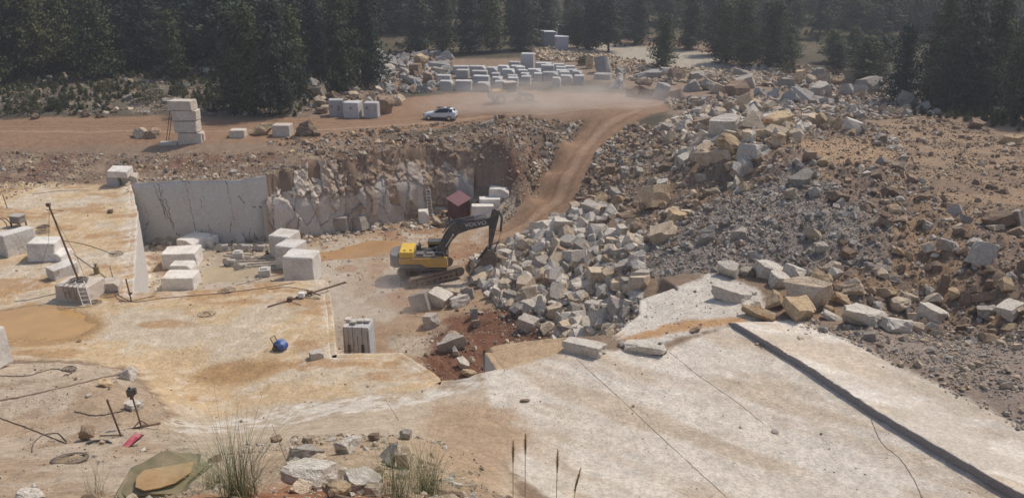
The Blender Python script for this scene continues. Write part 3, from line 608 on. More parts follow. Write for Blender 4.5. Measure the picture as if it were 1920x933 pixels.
def boulder(x0, y0, x1, y1, tone, shape='r', zone='', yaw=None, tilt=None, depth=None, lift=0, name='boulder'):
    cx = (x0 + x1) / 2; p, t = ground(cx, y1 - 1.5); k = F_PX / t
    w = (x1 - x0) / k; hpx = (y1 - y0) / k; sn = abs(pix_dir(cx, y1)[2]); cs = math.sqrt(max(.1, 1 - sn * sn))
    dpt = depth if depth else min(w, hpx * 1.25) * .8 + .1
    h = max(.28 * w if shape != 's' else .16 * w, (hpx - dpt * sn * .8) / cs)
    o = link(name, rock_mesh(tone, shape, rnd.randrange(12)))
    o.location = (p.x, p.y + dpt * .42, p.z + h * .38 + lift)
    o.scale = (w * 1.03, dpt, h * 1.12)
    o.rotation_euler = Euler((rnd.uniform(-.38,.28) if tilt is None else tilt[0], rnd.uniform(-.42,.42) if tilt is None else tilt[1], rnd.uniform(-.6,.6) if yaw is None else yaw))
    BOULDERS.append((zone, tone, shape, cx, w, o)); return o
ZN = {'ridge': 'on the ridge heap above the ramp', 'backright': 'below the right-hand pines', 'yard': 'in the row behind the dusty bend',
      'yardheap': 'left of the block rows', 'behind3': 'behind the three numbered blocks', 'roadside': 'beside the haul road', 'pile': 'beside the excavator',
      'hole': 'in the red earth hole', 'slabheap': 'beyond the raised slab', 'righthill': 'on the grey slope at right', 'cliffside': 'on the brown slope above the heap',
      'pit': 'at the foot of the pit wall', 'front': 'among the grass clumps in front', 'rim': 'along the rim of the pale slab', 'terrace': 'on the lower left terrace', 'scrub': 'below the left pines'}
HERO = {
'ridge': [(1339,216,1389,254,'white','s'),(1385,201,1445,246,'cream','w'),(1377,170,1426,208,'orange','w'),(1435,208,1492,243,'orange','r'),(1397,235,1454,264,'orange','r'),(1344,255,1402,289,'orange','r'),
  (1382,261,1456,304,'white','w'),(1440,246,1476,277,'orange','r'),(1481,227,1512,248,'white','w'),(1297,246,1337,274,'cream','w'),(1291,274,1313,300,'white','w'),(1308,280,1372,311,'cream','s'),(1269,280,1296,306,'grey','b'),
  (1358,300,1397,322,'orange','r'),(1303,222,1337,246,'brown','b'),(1327,205,1347,227,'grey','r'),(1586,224,1616,250,'white','b'),(1596,197,1613,214,'white','w'),(1530,214,1556,236,'orange','r'),(1555,222,1582,244,'orange','b'),(1505,212,1532,234,'cream','b'),
  (1819,219,1852,244,'brown','r'),(1879,249,1922,274,'orange','r'),(1265,225,1290,250,'grey','r'),(1285,250,1302,268,'grey','r'),(1240,232,1262,250,'grey','b')],
'backright': [(1440,163,1462,191,'dusty','w'),(1463,166,1503,197,'dusty','w'),(1488,165,1523,196,'dusty','b'),(1460,143,1493,168,'grey','w'),(1490,133,1510,160,'orange','b'),(1508,140,1535,160,'cream','r'),(1518,128,1546,145,'dusty','w'),
  (1551,123,1583,142,'orange','r'),(1581,123,1611,157,'cream','w'),(1533,140,1560,158,'cream','b'),(1556,143,1586,163,'orange','r'),(1611,130,1643,155,'dusty','w'),(1636,131,1660,149,'dusty','b'),(1575,155,1615,181,'dusty','w'),
  (1616,145,1653,178,'grey','b'),(1523,156,1560,186,'grey','b'),(1596,160,1626,181,'grey','b'),(1520,180,1553,197,'grey','s'),(1686,172,1722,201,'grey','b'),(1722,187,1750,213,'dusty','w'),(1716,150,1740,168,'cream','b'),(1862,165,1882,181,'orange','r')],
'yard': [(1112,107,1146,140,'dusty','s'),(1116,138,1146,151,'dusty','b'),(1141,141,1179,169,'dusty','w'),(1150,126,1173,145,'dusty','w'),(1161,120,1181,140,'cream','r'),(1193,133,1238,151,'dusty','b'),(1190,146,1226,164,'brown','r'),
  (1236,128,1256,146,'grey','b'),(1257,131,1290,154,'brown','b'),(1228,156,1256,188,'dusty','b'),(1252,150,1269,161,'cream','w'),(1284,146,1319,174,'dusty','w'),(1296,135,1322,152,'grey','b'),(1317,153,1342,171,'dusty','b'),(1332,158,1364,177,'cream','b'),
  (1357,128,1375,144,'dusty','w'),(1375,130,1402,146,'grey','b'),(1369,153,1402,181,'brown','b'),(1352,145,1370,159,'brown','r'),(1252,163,1292,190,'brown','w'),(1173,164,1202,184,'brown','r'),(1200,162,1228,186,'brown','b'),(1098,103,1113,131,'orange','b'),(1415,163,1440,187,'dusty','r'),(1385,143,1415,167,'grey','b')],
'yardheap': [(706,102,725,110,'dusty','s'),(747,97,768,115,'dusty','w'),(773,97,802,110,'dusty','s'),(714,113,743,130,'dusty','b'),(743,114,765,131,'dusty','w'),(706,119,739,138,'grey','w'),(767,120,789,144,'brown','b'),(780,104,800,126,'orange','b'),
  (746,127,767,147,'grey','r'),(786,130,817,158,'brown','w'),(815,97,850,119,'dusty','w'),(805,115,840,130,'dusty','b'),(710,153,739,175,'dusty','w'),(742,155,773,174,'dusty','w'),(759,145,789,164,'dusty','s'),(780,163,806,175,'dusty','b'),(795,156,814,169,'dusty','b'),
  (723,146,744,156,'cream','r'),(723,137,744,148,'grey','b'),(810,128,830,141,'grey','b')],
'behind3': [(728,174,759,200,'cream','r'),(706,180,735,216,'brown','b'),(678,175,707,192,'orange','w'),(651,170,673,188,'cream','r'),(612,152,633,170,'cream','r'),(587,161,608,184,'cream','b'),(585,178,615,204,'cream','w'),(588,200,612,216,'brown','r'),(608,170,636,190,'brown','w'),(566,145,595,162,'dusty','w'),(564,131,580,142,'dusty','r'),(597,140,604,154,'dusty','b')],
'roadside': [(243,236,275,262,'cream','r'),(265,240,300,263,'brown','r'),(465,229,512,256,'orange','r'),(545,228,588,258,'brown','r'),(785,252,797,268,'brown','w'),(790,249,804,265,'white','w'),(898,229,930,240,'grey','s'),(150,207,164,222,'brown','r'),(205,202,222,214,'cream','r'),(190,208,204,222,'cream','r'),(178,212,190,223,'brown','r'),(55,212,72,226,'brown','r')],
'pile': [(992,404,1052,441,'white','r'),(1028,405,1069,440,'white','s'),(1070,391,1099,412,'white','b'),(1091,381,1147,406,'grey','b'),(1083,408,1110,433,'white','w'),(1105,411,1141,431,'brown','r'),(1156,422,1173,446,'white','b'),(1173,440,1198,459,'cream','b'),(993,437,1010,451,'white','w'),
  (1103,500,1145,537,'cream','b'),(1083,503,1116,541,'white','w'),(1069,526,1110,552,'white','r'),(1110,543,1138,587,'grey','w'),(1067,550,1102,573,'cream','b'),(1071,575,1113,609,'brown','w'),(1038,583,1069,615,'white','r'),(974,593,1007,621,'grey','b'),(999,600,1031,626,'grey','w'),(1039,612,1063,634,'white','r'),
  (960,502,993,537,'grey','w'),(1004,550,1028,583,'white','w'),(1018,519,1052,537,'brown','b'),(1133,477,1163,498,'cream','b'),(1145,465,1177,487,'grey','s'),(1141,452,1172,473,'grey','b'),(1135,530,1163,548,'grey','r'),(965,550,1001,578,'grey','r'),(1080,608,1096,629,'white','r'),(1155,488,1191,515,'grey','s'),(1163,519,1194,545,'grey','b'),
  (773,545,805,583,'grey','b'),(806,543,842,577,'white','b'),(862,532,897,563,'grey','w'),(842,552,878,577,'white','s'),(838,540,862,556,'cream','r'),(915,520,940,548,'white','r'),(885,515,905,532,'cream','r'),(935,505,962,535,'cream','r'),(905,545,925,562,'white','r'),(945,545,968,570,'grey','b'),(1000,470,1030,492,'cream','r'),(1040,462,1070,488,'brown','b'),(1150,590,1178,612,'grey','r'),(1110,590,1135,612,'cream','r'),(1180,560,1198,585,'grey','r')],
'hole': [(821,623,876,657,'grey','s'),(796,586,821,617,'grey','b'),(862,690,895,708,'orange','r'),(851,628,872,648,'white','r'),(848,648,864,672,'white','w'),(854,668,880,694,'white','r'),(876,668,890,682,'cream','r'),(882,578,895,600,'grey','b'),(893,582,908,592,'white','r'),(838,618,862,632,'cream','r'),(885,600,900,616,'brown','b')],
'slabheap': [(1349,490,1386,521,'white','s'),(1415,484,1480,527,'white','r'),(1387,499,1418,520,'grey','r'),(1445,510,1475,541,'white','b'),(1473,496,1509,529,'white','b'),(1508,500,1574,547,'orange','w'),(1547,487,1578,518,'cream','r'),(1571,518,1628,560,'cream','w'),(1485,522,1565,584,'cream','s'),
  (1429,539,1485,581,'orange','w'),(1476,558,1532,601,'orange','b'),(1545,570,1567,591,'orange','r'),(1409,563,1432,581,'cream','w'),(1393,578,1455,601,'orange','s'),(1545,588,1581,603,'white','b'),(1585,572,1672,616,'white','s'),(1663,594,1709,626,'white','b'),(1706,601,1733,624,'cream','b'),(1733,599,1765,628,'white','w'),(1703,585,1738,606,'cream','s'),
  (1724,570,1775,602,'white','s'),(1637,539,1683,563,'orange','s'),(1673,552,1712,588,'cream','r'),(1695,550,1721,568,'cream','b'),(1638,565,1662,586,'grey','r'),(1634,555,1660,572,'brown','r'),(1490,548,1508,566,'grey','r'),(1625,622,1645,640,'grey','b'),(1560,548,1600,575,'orange','r'),(1333,538,1408,568,'white','s')],
'righthill': [(1823,448,1873,498,'white','s'),(1850,390,1902,431,'brown','r'),(1900,392,1930,427,'grey','b'),(1826,548,1880,568,'brown','s'),(1838,567,1877,602,'grey','r'),(1876,567,1925,597,'white','b'),(1759,450,1803,474,'grey','s'),(1556,354,1594,384,'brown','w'),(1485,325,1530,351,'grey','b'),(1517,350,1545,374,'grey','r'),(1312,416,1339,460,'grey','w'),
  (1364,420,1413,451,'grey','w'),(1395,468,1440,492,'grey','r'),(1349,406,1373,429,'grey','r'),(1369,330,1393,357,'grey','w'),(1626,492,1672,512,'grey','b'),(1512,428,1540,452,'cream','b'),(1530,450,1556,478,'grey','r'),(1580,466,1606,488,'brown','b'),(1730,415,1750,436,'grey','r'),(1472,350,1500,376,'cream','r'),(1660,515,1692,534,'grey','r'),(1765,515,1782,548,'brown','s'),(1800,545,1820,575,'brown','s'),(1718,365,1745,376,'brown','r'),(1765,380,1790,392,'brown','r'),(1855,420,1885,434,'cream','b')],
'cliffside': [(1224,419,1269,455,'cream','b'),(1206,345,1251,389,'orange','b'),(1114,361,1146,388,'orange','r'),(1148,363,1171,389,'orange','r'),(1304,327,1332,343,'white','s'),(1315,350,1352,367,'cream','r'),(1244,385,1279,407,'cream','r'),(1136,308,1154,329,'brown','b'),(1198,378,1222,398,'brown','r'),(1160,398,1192,418,'brown','b'),(1252,396,1285,420,'orange','b'),(1160,310,1182,338,'grey','r'),(1100,418,1122,434,'cream','r'),(1180,415,1205,440,'brown','r')],
'pit': [(606,405,654,435,'grey','b'),(651,403,689,434,'grey','b'),(808,408,834,427,'cream','r'),(200,392,212,402,'brown','r')],
'front': [(544,833,607,864,'grey','s'),(537,858,614,921,'white','b'),(621,808,671,853,'white','w'),(641,878,701,926,'white','s'),(604,892,654,940,'orange','r'),(587,885,607,919,'white','b'),(530,861,554,889,'white','r'),(547,905,577,926,'cream','b'),(715,818,750,876,'white','w'),(748,800,772,826,'grey','r'),(688,811,710,829,'brown','s'),(745,840,768,880,'cream','b'),(20,910,76,945,'white','r'),(580,848,610,872,'cream','r')],
'rim': [(1061,637,1134,668,'white','b'),(1158,640,1180,653,'grey','r'),(1175,637,1246,666,'white','b'),(1235,636,1252,665,'grey','w'),(975,749,994,757,'brown','r'),(1292,611,1320,625,'brown','r'),(1448,806,1462,816,'grey','r')],
'terrace': [(215,684,252,715,'white','w'),(181,710,208,728,'orange','r'),(144,794,173,829,'brown','r'),(235,750,260,772,'white','b')],
'scrub': [(283,123,308,136,'white','r'),(376,127,400,140,'white','w'),(245,120,254,127,'white','r'),(412,120,430,131,'grey','r'),(85,113,105,120,'grey','r'),(300,183,318,196,'grey','r'),(230,180,246,191,'grey','b')],
}
for zn, lst in HERO.items():
    for r_ in lst: boulder(*r_, zone=zn)
# ------------------------------------------------------------------ rubble: everything too small or too many to pick apart
VAR = bpy.data.collections.new('rubble_variants')
def var_coll(tone):
    c = bpy.data.collections.new('rubble_' + tone)
    for k in range(8):
        me = hull_mesh('pebble', 300 + k, 'rwrs wrb'.replace(' ', '')[k % 7], ROCK[tone], 0)
        c.objects.link(bpy.data.objects.new('pebble', me))
    return c
VC = {}
def scatter(name, pts, scl, tone, label, mesh_coll=None, tl=1.0):
    n = len(pts); rng = np.random.RandomState(n % 1000 + 3)
    me = bpy.data.meshes.new(name); me.vertices.add(n); me.vertices.foreach_set('co', np.asarray(pts, np.float32).ravel())
    a = me.attributes.new('rot', 'FLOAT_VECTOR', 'POINT'); a.data.foreach_set('vector', (rng.rand(n, 3) * np.array([1.3*tl, 1.3*tl, 6.28]) - np.array([.65*tl, .65*tl, 0])).astype(np.float32).ravel())
    b = me.attributes.new('scl', 'FLOAT_VECTOR', 'POINT'); b.data.foreach_set('vector', np.asarray(scl, np.float32).ravel())
    i = me.attributes.new('pick', 'INT', 'POINT'); i.data.foreach_set('value', rng.randint(0, 8, n).astype(np.int32))
    o = link(name, me); ng = bpy.data.node_groups.new(name, 'GeometryNodeTree')
    ng.interface.new_socket('Geometry', in_out='INPUT', socket_type='NodeSocketGeometry'); ng.interface.new_socket('Geometry', in_out='OUTPUT', socket_type='NodeSocketGeometry')
    gi = ng.nodes.new('NodeGroupInput'); go = ng.nodes.new('NodeGroupOutput'); ip = ng.nodes.new('GeometryNodeInstanceOnPoints')
    ci = ng.nodes.new('GeometryNodeCollectionInfo'); ci.inputs['Separate Children'].default_value = True
    if mesh_coll is None:
        if tone not in VC: VC[tone] = var_coll(tone)
        mesh_coll = VC[tone]
    ci.inputs['Collection'].default_value = mesh_coll; ip.inputs['Pick Instance'].default_value = True
    for nm, ty, sk in (('rot', 'FLOAT_VECTOR', 'Rotation'), ('scl', 'FLOAT_VECTOR', 'Scale'), ('pick', 'INT', 'Instance Index')):
        na = ng.nodes.new('GeometryNodeInputNamedAttribute'); na.data_type = ty; na.inputs['Name'].default_value = nm
        ng.links.new(na.outputs['Attribute'], ip.inputs[sk])
    ng.links.new(gi.outputs[0], ip.inputs['Points']); ng.links.new(ci.outputs[0], ip.inputs['Instance']); ng.links.new(ip.outputs[0], go.inputs[0])
    md = o.modifiers.new('scatter', 'NODES'); md.node_group = ng
    return tag(o, label, None, None, 'stuff')
def sample_poly(P, n, rng):
    P = np.array(P); lo = P.min(0); hi = P.max(0); out = []
    got = 0
    while got < n:
        q = lo + rng.rand(int(n * 1.6) + 10, 2) * (hi - lo); q = q[sdist(P, q[:, 0], q[:, 1]) > -.3]
        out.append(q); got += len(q)
    return np.concatenate(out)[:n]
def rubble(name, poly, n, smin, smax, tones, label, alpha=2.2, avoid=None, seed=0, clump=0.0, embed=.18, keep=None):
    rng = np.random.RandomState(seed + 11); q = sample_poly(poly, n, rng)
    if clump: q = q[rng.rand(len(q)) < sstep(.5 - clump * .35, .5 + clump * .15, fbm(q[:, 0] * .45, q[:, 1] * .45, 7 + seed, 3)) + (1 - clump) * .3]
    if avoid is not None:
        for A in avoid: q = q[sdist(A, q[:, 0], q[:, 1]) < .1]
    s = np.minimum(smax, smin * (1 - rng.rand(len(q)) * .9995) ** (-1 / alpha))
    z = H(q[:, 0], q[:, 1])
    asp = .55 + rng.rand(len(q), 3) * .65
    S = s[:, None] * asp; S[:, 2] *= .85
    Pn = np.column_stack([q, z + S[:, 2] * (.5 - embed) * .8])
    tn = np.array([t for t, _ in tones]); pr = np.array([p for _, p in tones]); pr = pr / pr.sum()
    pick = rng.choice(len(tn), len(q), p=pr)
    for k, t in enumerate(tn):
        m_ = pick == k
        if m_.any(): scatter(name, Pn[m_], S[m_], str(t), label)
road = [Z_ROAD]
rubble('rubble', wpoly([(1240,235,10),(1330,200,11),(1440,200,11.6),(1520,230,12.6),(1480,290,12.8),(1380,330,11.5),(1260,320,9.6)]), 1000, .35, 1.9, [('white',.38),('cream',.36),('orange',.14),('grey',.12)], 'large pale stones on the ridge heap', 2.0, None, 29)
rubble('rubble', wpoly([(1250,186,10.3),(1700,186,12),(1760,212,12.2),(1640,232,12),(1400,212,11.6),(1260,210,10)]), 2600, .2, 1.1, [('brown',.4),('grey',.4),('cream',.2)], 'broken stone behind the ridge heap', 2.2, None, 27)
rubble('rubble', Z_PILE, 6500, .08, .35, [('cream',.4),('grey',.4),('brown',.2)], 'stone chips filling the heap beside the excavator', 2.2, None, 28)
rubble('rubble', Z_RIGHT, 26000, .085, .95, [('brown',.46),('grey',.24),('cream',.20),('white',.04),('orange',.06)], 'brown and grey rubble covering the right-hand hill', 2.1, [Z_ROAD, Z_HILLDIRT2, Z_GREY, Z_PILE], 1)
rubble('rubble', Z_GREY, 15000, .06, .55, [('grey',.70),('dusty',.10),('brown',.20)], 'grey stone rubble on the slope above the pale slab', 2.2, None, 2)
rubble('rubble', Z_SLOPE, 12000, .08, .55, [('brown',.55),('cream',.15),('orange',.1),('grey',.2)], 'brown rubble on the bank between haul road and pit', 2.6, [Z_ROAD], 3, .7)
rubble('rubble', Z_PILE, 6500, .2, 1.5, [('white',.46),('cream',.30),('grey',.20),('brown',.04)], 'pale broken stones heaped beside the excavator', 1.7, [Z_REDDIRT], 4)
rubble('rubble', Z_REDDIRT, 1500, .06, .4, [('brown',.7),('cream',.15),('grey',.15)], 'small stones in the red earth below the slab', 2.4, None, 5)
rubble('rubble', Z_SCRUB, 12000, .14, .8, [('brown',.6),('grey',.35),('cream',.05)], 'loose stones strewn over the scrub', 2.5, None, 6, .8)
rubble('rubble', wpoly([(1000,92,11.2),(1110,96,11.2),(1240,128,10.6),(1420,135,10.8),(1440,160,10.7),(1160,150,10.3),(1100,118,10.8),(1000,112,11)]), 4200, .3, 1.0, [('cream',.6),('orange',.2),('brown',.2)], 'pale broken stone spread behind the block yard', 2.4, None, 7)
rubble('rubble', wpoly([(1160,150,10.3),(1440,160,10.7),(1560,190,11.5),(1680,190,12),(1680,140,11),(1440,120,11)]), 3000, .3, 1.2, [('brown',.5),('grey',.3),('cream',.2)], 'broken stone between the yard boulders', 2.4, None, 17)
rubble('rubble', wpoly([(700,105,11),(840,100,11),(840,170,10.2),(706,178,10.2)]), 900, .35, 1.5, [('dusty',.6),('brown',.3),('cream',.1)], 'broken marble waste left of the block rows', 2.0, None, 8)
rubble('rubble', wpoly([(560,110,11.5),(700,110,11),(700,190,10.2),(580,215,10)]), 900, .3, 1.2, [('brown',.5),('dusty',.3),('cream',.2)], 'broken stone under the dark pines', 2.0, None, 18)
rubble('rubble', Z_HILLDIRT, 6500, .08, .6, [('brown',.7),('cream',.3)], 'small stones on the bare hill plateau', 2.5, None, 9, .95)
rubble('rubble', Z_HILLDIRT2, 900, .08, .4, [('brown',.5),('orange',.5)], 'small stones on the bare knoll', 2.6, None, 19)
rubble('rubble', Z_FOOT, 5000, .07, .45, [('grey',.6),('cream',.4)], 'crushed stone beside the raised slab', 2.6, None, 10, .5)
rubble('rubble', PIT_POLY, 3500, .10, .5, [('cream',.5),('brown',.3),('white',.2)], 'small stones on the pit floor', 2.8, [Z_ROAD], 12, .8)
rubble('rubble', Z_BENCH, 1200, .04, .3, [('cream',.6),('brown',.4)], 'stone crumbs on the sawn bench', 2.8, None, 13, .9)
rubble('rubble', Z_TERR, 2600, .03, .22, [('cream',.5),('white',.2),('brown',.3)], 'stone crumbs on the lower left terrace', 2.6, None, 14, .8)
rubble('rubble', Z_SLAB, 2600, .02, .14, [('grey',.5),('brown',.5)], 'tiny stones on the pale slab', 3.0, None, 15, .5)
rubble('rubble', Z_WHITE, 450, .04, .2, [('grey',.5),('white',.5)], 'tiny stones on the white ledge', 3.0, None, 16)
rubble('rubble', [(-9,29),(-2,29),(0,20),(1,8),(-9,8),(-11,20)], 6500, .03, .36, [('cream',.4),('white',.3),('brown',.3)], 'loose stones on the grassy knoll in front', 2.2, None, 20, .6)
rubble('rubble', wpoly([(262,470,1),(262,450,1),(560,445,1),(640,438,1),(720,425,1),(800,405,1),(870,405,1.2),(860,420,1.2),(700,436,1),(560,462,1),(300,472,1)]), 1300, .12, .7, [('cream',.5),('white',.3),('brown',.2)], 'broken stone at the foot of the pit wall', 2.2, None, 21)
rubble('rubble', wpoly([(500,270,9.6),(1000,225,9.4),(1100,228,9.2),(1010,300,7),(980,350,5),(900,300,8),(640,300,9)]), 3200, .12, .8, [('brown',.6),('grey',.25),('orange',.15)], 'coarse brown rubble beside the ramp', 2.2, None, 22)
rubble('rubble', wpoly([(1090,228,9.2),(1060,262,7.6),(1022,318,5.4),(1000,350,4.2),(985,340,5),(1010,290,7.5),(1060,240,9)]), 900, .2, .8, [('brown',.5),('cream',.3),('grey',.2)], 'stones along the left edge of the ramp', 2.2, None, 23)
rubble('rubble', wpoly([(1200,232,9.4),(1140,268,7.8),(1108,320,6),(1080,372,4.2),(1110,380,5.4),(1160,330,8),(1250,260,10)]), 3500, .18, .9, [('brown',.7),('grey',.2),('orange',.1)], 'stones along the right edge of the ramp', 2.2, None, 24)
# ------------------------------------------------------------------ boulder labels: place, tone, shape and rank from the left
TN = {'white': 'white', 'grey': 'grey', 'cream': 'cream', 'orange': 'orange-stained', 'brown': 'brown', 'dusty': 'pale grey'}
SN = {'r': 'rough', 'b': 'blocky', 's': 'flat', 'w': 'pointed'}
ORD = ['', 'second ', 'third ', 'fourth ', 'fifth ', 'sixth ', 'seventh ', 'eighth ', 'ninth ', 'tenth ', 'eleventh ', 'twelfth ']
def label_boulders():
    grp = {}
    for b in BOULDERS: grp.setdefault((b[0], b[1], b[2]), []).append(b)
    for (zn, tone, shp), lst in grp.items():
        lst.sort(key=lambda b: b[3])
        for i, b in enumerate(lst):
            base = f'{SN[shp]} {TN[tone]} boulder {ZN[zn]}'
            lab = base if len(lst) == 1 else (f'{ORD[i]}{SN[shp]} {TN[tone]} boulder {ZN[zn]}, counted from the left' if i else f'leftmost {SN[shp]} {TN[tone]} boulder {ZN[zn]}')
            tag(b[5], lab, 'boulder', 'boulders ' + ZN[zn])
label_boulders()
# ------------------------------------------------------------------ sawn marble blocks
def block_mesh(k, mat):
    r = random.Random(900 + k); bm = bmesh.new(); bmesh.ops.create_cube(bm, size=1.0)
    for v in bm.verts: v.co = Vector([c * r.uniform(.93, 1.0) for c in v.co])
    if k % 3 == 1:      # a broken corner
        bmesh.ops.bisect_plane(bm, geom=bm.verts[:] + bm.edges[:] + bm.faces[:], plane_co=(.38, -.2, .38), plane_no=(r.uniform(.5,1), r.uniform(-.8,.3), r.uniform(.5,1)), clear_outer=True)
        bmesh.ops.holes_fill(bm, edges=[e for e in bm.edges if e.is_boundary])
    bmesh.ops.bevel(bm, geom=bm.edges[:], offset=.03, segments=1, affect='EDGES', clamp_overlap=True)
    bmesh.ops.triangulate(bm, faces=bm.faces)
    bmesh.ops.subdivide_edges(bm, edges=[e for e in bm.edges if e.calc_length() > .3], cuts=2, use_grid_fill=True)
    for v in bm.verts:
        q = v.co * 4 + Vector((k * 3.1, 0, 0)); edge = sum(abs(c) > .42 for c in v.co) >= 2
        v.co += v.co.normalized() * mnoise.fractal(q, .9, 2, 3) * (.022 if edge else .008)
    bmesh.ops.recalc_face_normals(bm, faces=bm.faces)
    me = bpy.data.meshes.new('marble_block'); bm.to_mesh(me); bm.free(); me.materials.append(mat); return me
BM_ = {}
def marble(x0, y0, x1, y1, label, yaw=.12, depth=None, mat=None, k=None, tilt=(0, 0), group=None, z=None, sink=.06, base_y=None, h=None, zp=None):
    mat = mat or DUSTY_SAWN; k = rnd.randrange(6) if k is None else k
    if (k, mat.name) not in BM_: BM_[(k, mat.name)] = block_mesh(k, mat)
    cx = (x0 + x1) / 2; by = y1 if base_y is None else base_y; p, t = ground(cx, by)
    if zp is not None: xx, yy = at_z(cx, by, zp); p = Vector((xx, yy, zp)); t = (CAM_H - zp) / -pix_dir(cx, by)[2]
    kk = F_PX / t
    wf = (x1 - x0) / kk; sn = abs(pix_dir(cx, by)[2]); cs = math.sqrt(1 - sn * sn)
    d = depth if depth else wf * .8
    wd = max(.3, (wf - d * abs(math.sin(yaw))) / max(.4, math.cos(yaw)))
    hh = h if h else max(.3, ((y1 - y0) / kk - d * sn) / cs)
    o = link('marble_block', BM_[(k, mat.name)])
    o.scale = (wd, d, hh); o.rotation_euler = (tilt[0], tilt[1], yaw)
    zz = (p.z if z is None else z) - sink
    o.location = (p.x, p.y + d * .5 * math.cos(yaw), zz + hh * .5)
    tag(o, label, 'marble block', group); return o
YARD_ROWS = [
 ('first row from the left', [(824,146,850,170),(818,137,846,150),(854,125,880,142),(848,117,879,134)]),
 ('second row from the left', [(853,138,885,170)]),
 ('third row from the left', [(894,149,920,169),(886,138,919,158),(883,127,915,146),(879,119,912,134)]),
 ('fourth row from the left', [(927,149,950,163),(921,138,944,152),(920,132,938,143),(912,121,934,134)]),
 ('fifth row from the left', [(951,141,973,153),(950,134,971,146),(940,124,966,140),(932,117,956,130)]),
 ('sixth row from the left', [(976,137,997,150),(975,130,994,141),(970,125,990,137),(966,120,985,132),(957,116,981,127),(953,110,977,122)]),
 ('middle rows behind the loader', [(1035,141,1053,153),(1017,130,1048,147),(1000,130,1019,142),(989,123,1016,136),(1013,117,1041,131),(1003,111,1036,124)]),
 ('second row from the right', [(1050,135,1075,157),(1048,129,1069,141),(1042,124,1065,136),(1041,119,1062,131),(1035,114,1059,126)]),
 ('rightmost row', [(1076,136,1097,152),(1072,128,1093,142),(1062,123,1084,136),(1058,116,1079,129)])]
for nm, lst in YARD_ROWS:
    for i, (x0, y0, x1, y1) in enumerate(lst):
        w_ = x1 - x0
        where = 'nearest' if i == 0 else ('farthest' if i == len(lst) - 1 else ['', 'second', 'third', 'fourth', 'fifth'][i] + ' nearest')
        if len(lst) == 1: where = 'single'
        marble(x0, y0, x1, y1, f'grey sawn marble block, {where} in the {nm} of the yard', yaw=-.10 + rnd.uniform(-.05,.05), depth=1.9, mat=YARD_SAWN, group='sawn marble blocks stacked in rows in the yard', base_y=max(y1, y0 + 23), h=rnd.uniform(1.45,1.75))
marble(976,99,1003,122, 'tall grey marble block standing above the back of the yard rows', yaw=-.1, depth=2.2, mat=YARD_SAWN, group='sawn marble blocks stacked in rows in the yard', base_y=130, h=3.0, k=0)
# three numbered blocks
def fnt(body, size, loc, rot, mat, name='marking', parent=None, ext=.004):
    cu = bpy.data.curves.new(name, 'FONT'); cu.body = body; cu.size = size; cu.extrude = ext; cu.align_x = 'CENTER'; cu.align_y = 'CENTER'
    tmp = bpy.data.objects.new(name, cu); COL.objects.link(tmp); bpy.context.view_layer.update()
    me = bpy.data.meshes.new_from_object(tmp.evaluated_get(bpy.context.evaluated_depsgraph_get())); bpy.data.objects.remove(tmp)
    o = link(name, me, mat, parent); o.location = loc; o.rotation_euler = rot; return o
INK = plain_mat('black_marking_paint', (.03,.03,.035), .7)
def mark(blk, txt, fx, fz, size):
    o = fnt(txt, size, (0,0,0), (0,0,0), INK)
    sx, sy, sz = blk.scale; o.parent = blk
    o.matrix_parent_inverse = Matrix.Identity(4)
    o.scale = (1 / sx, 1 / sz, 1); o.rotation_euler = (math.pi / 2, 0, 0); o.location = (fx, -.502, fz); return o
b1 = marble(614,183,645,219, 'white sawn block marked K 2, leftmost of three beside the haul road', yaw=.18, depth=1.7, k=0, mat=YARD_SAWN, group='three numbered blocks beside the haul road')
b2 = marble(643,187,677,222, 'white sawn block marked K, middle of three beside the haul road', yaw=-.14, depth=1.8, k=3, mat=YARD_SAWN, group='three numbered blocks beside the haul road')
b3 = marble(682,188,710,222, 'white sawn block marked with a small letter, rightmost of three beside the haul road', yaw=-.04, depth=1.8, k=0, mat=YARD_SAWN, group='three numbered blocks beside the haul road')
mark(b1, 'K', -.28, .12, .55); mark(b1, '2', .15, .0, .8); mark(b2, 'K', .05, .12, .6); mark(b3, 'K', -.22, .16, .6)
# four-block tower beside the road
def tower():
    z = None; p, t = ground(355, 271); kk = F_PX / t
    for i, (x0, x1, h, lab) in enumerate([(330,374,1.42,'bottom sawn block of the four-block tower beside the road'),(327,370,1.35,'second sawn block from the bottom of the roadside tower'),(325,371,1.22,'third sawn block from the bottom of the roadside tower'),(320,367,1.15,'topmost sawn block of the four-block tower beside the road')]):
        o = link('marble_block', block_mesh(i * 3 + 42, WEATHERED)); w_ = (x1 - x0) / kk
        z = p.z - .1 if z is None else z
        o.scale = (w_, 1.7, h); o.location = (p.x + ((x0 + x1) / 2 - 352) / kk, p.y + .9, z + h / 2); z += h * 1.0 + .03; o.rotation_euler = (0, 0, [.1,-.03,.05,-.1][i])
        tag(o, lab, 'marble block', 'four blocks stacked as a tower beside the road')
    marble(372,247,383,266,'small broken sawn block against the foot of the roadside tower', yaw=.1, mat=WEATHERED, depth=.8)
    marble(296,263,331,273,'thin flat slab lying left of the roadside block tower', yaw=.05, mat=WEATHERED, depth=1.2)
    m = MB(); a, _ = ground(312, 264); top = a + Vector((.75, .35, 3.3))
    for dx in (0, .28): m.rod(a + Vector((dx, 0, 0)), top + Vector((dx, 0, 0)), .045, 6)
    tag(m.build('leaning_pole', RUST), 'pair of thin dark poles leaning on the roadside block tower', 'pole')
tower()
marble(429,239,459,259,'low cream sawn block beside the road, leftmost of three', yaw=.05, mat=WEATHERED, depth=1.5, k=0)
marble(510,229,545,257,'grey sawn block beside the road between two orange boulders', yaw=-.05, mat=WEATHERED, depth=1.6, k=3)
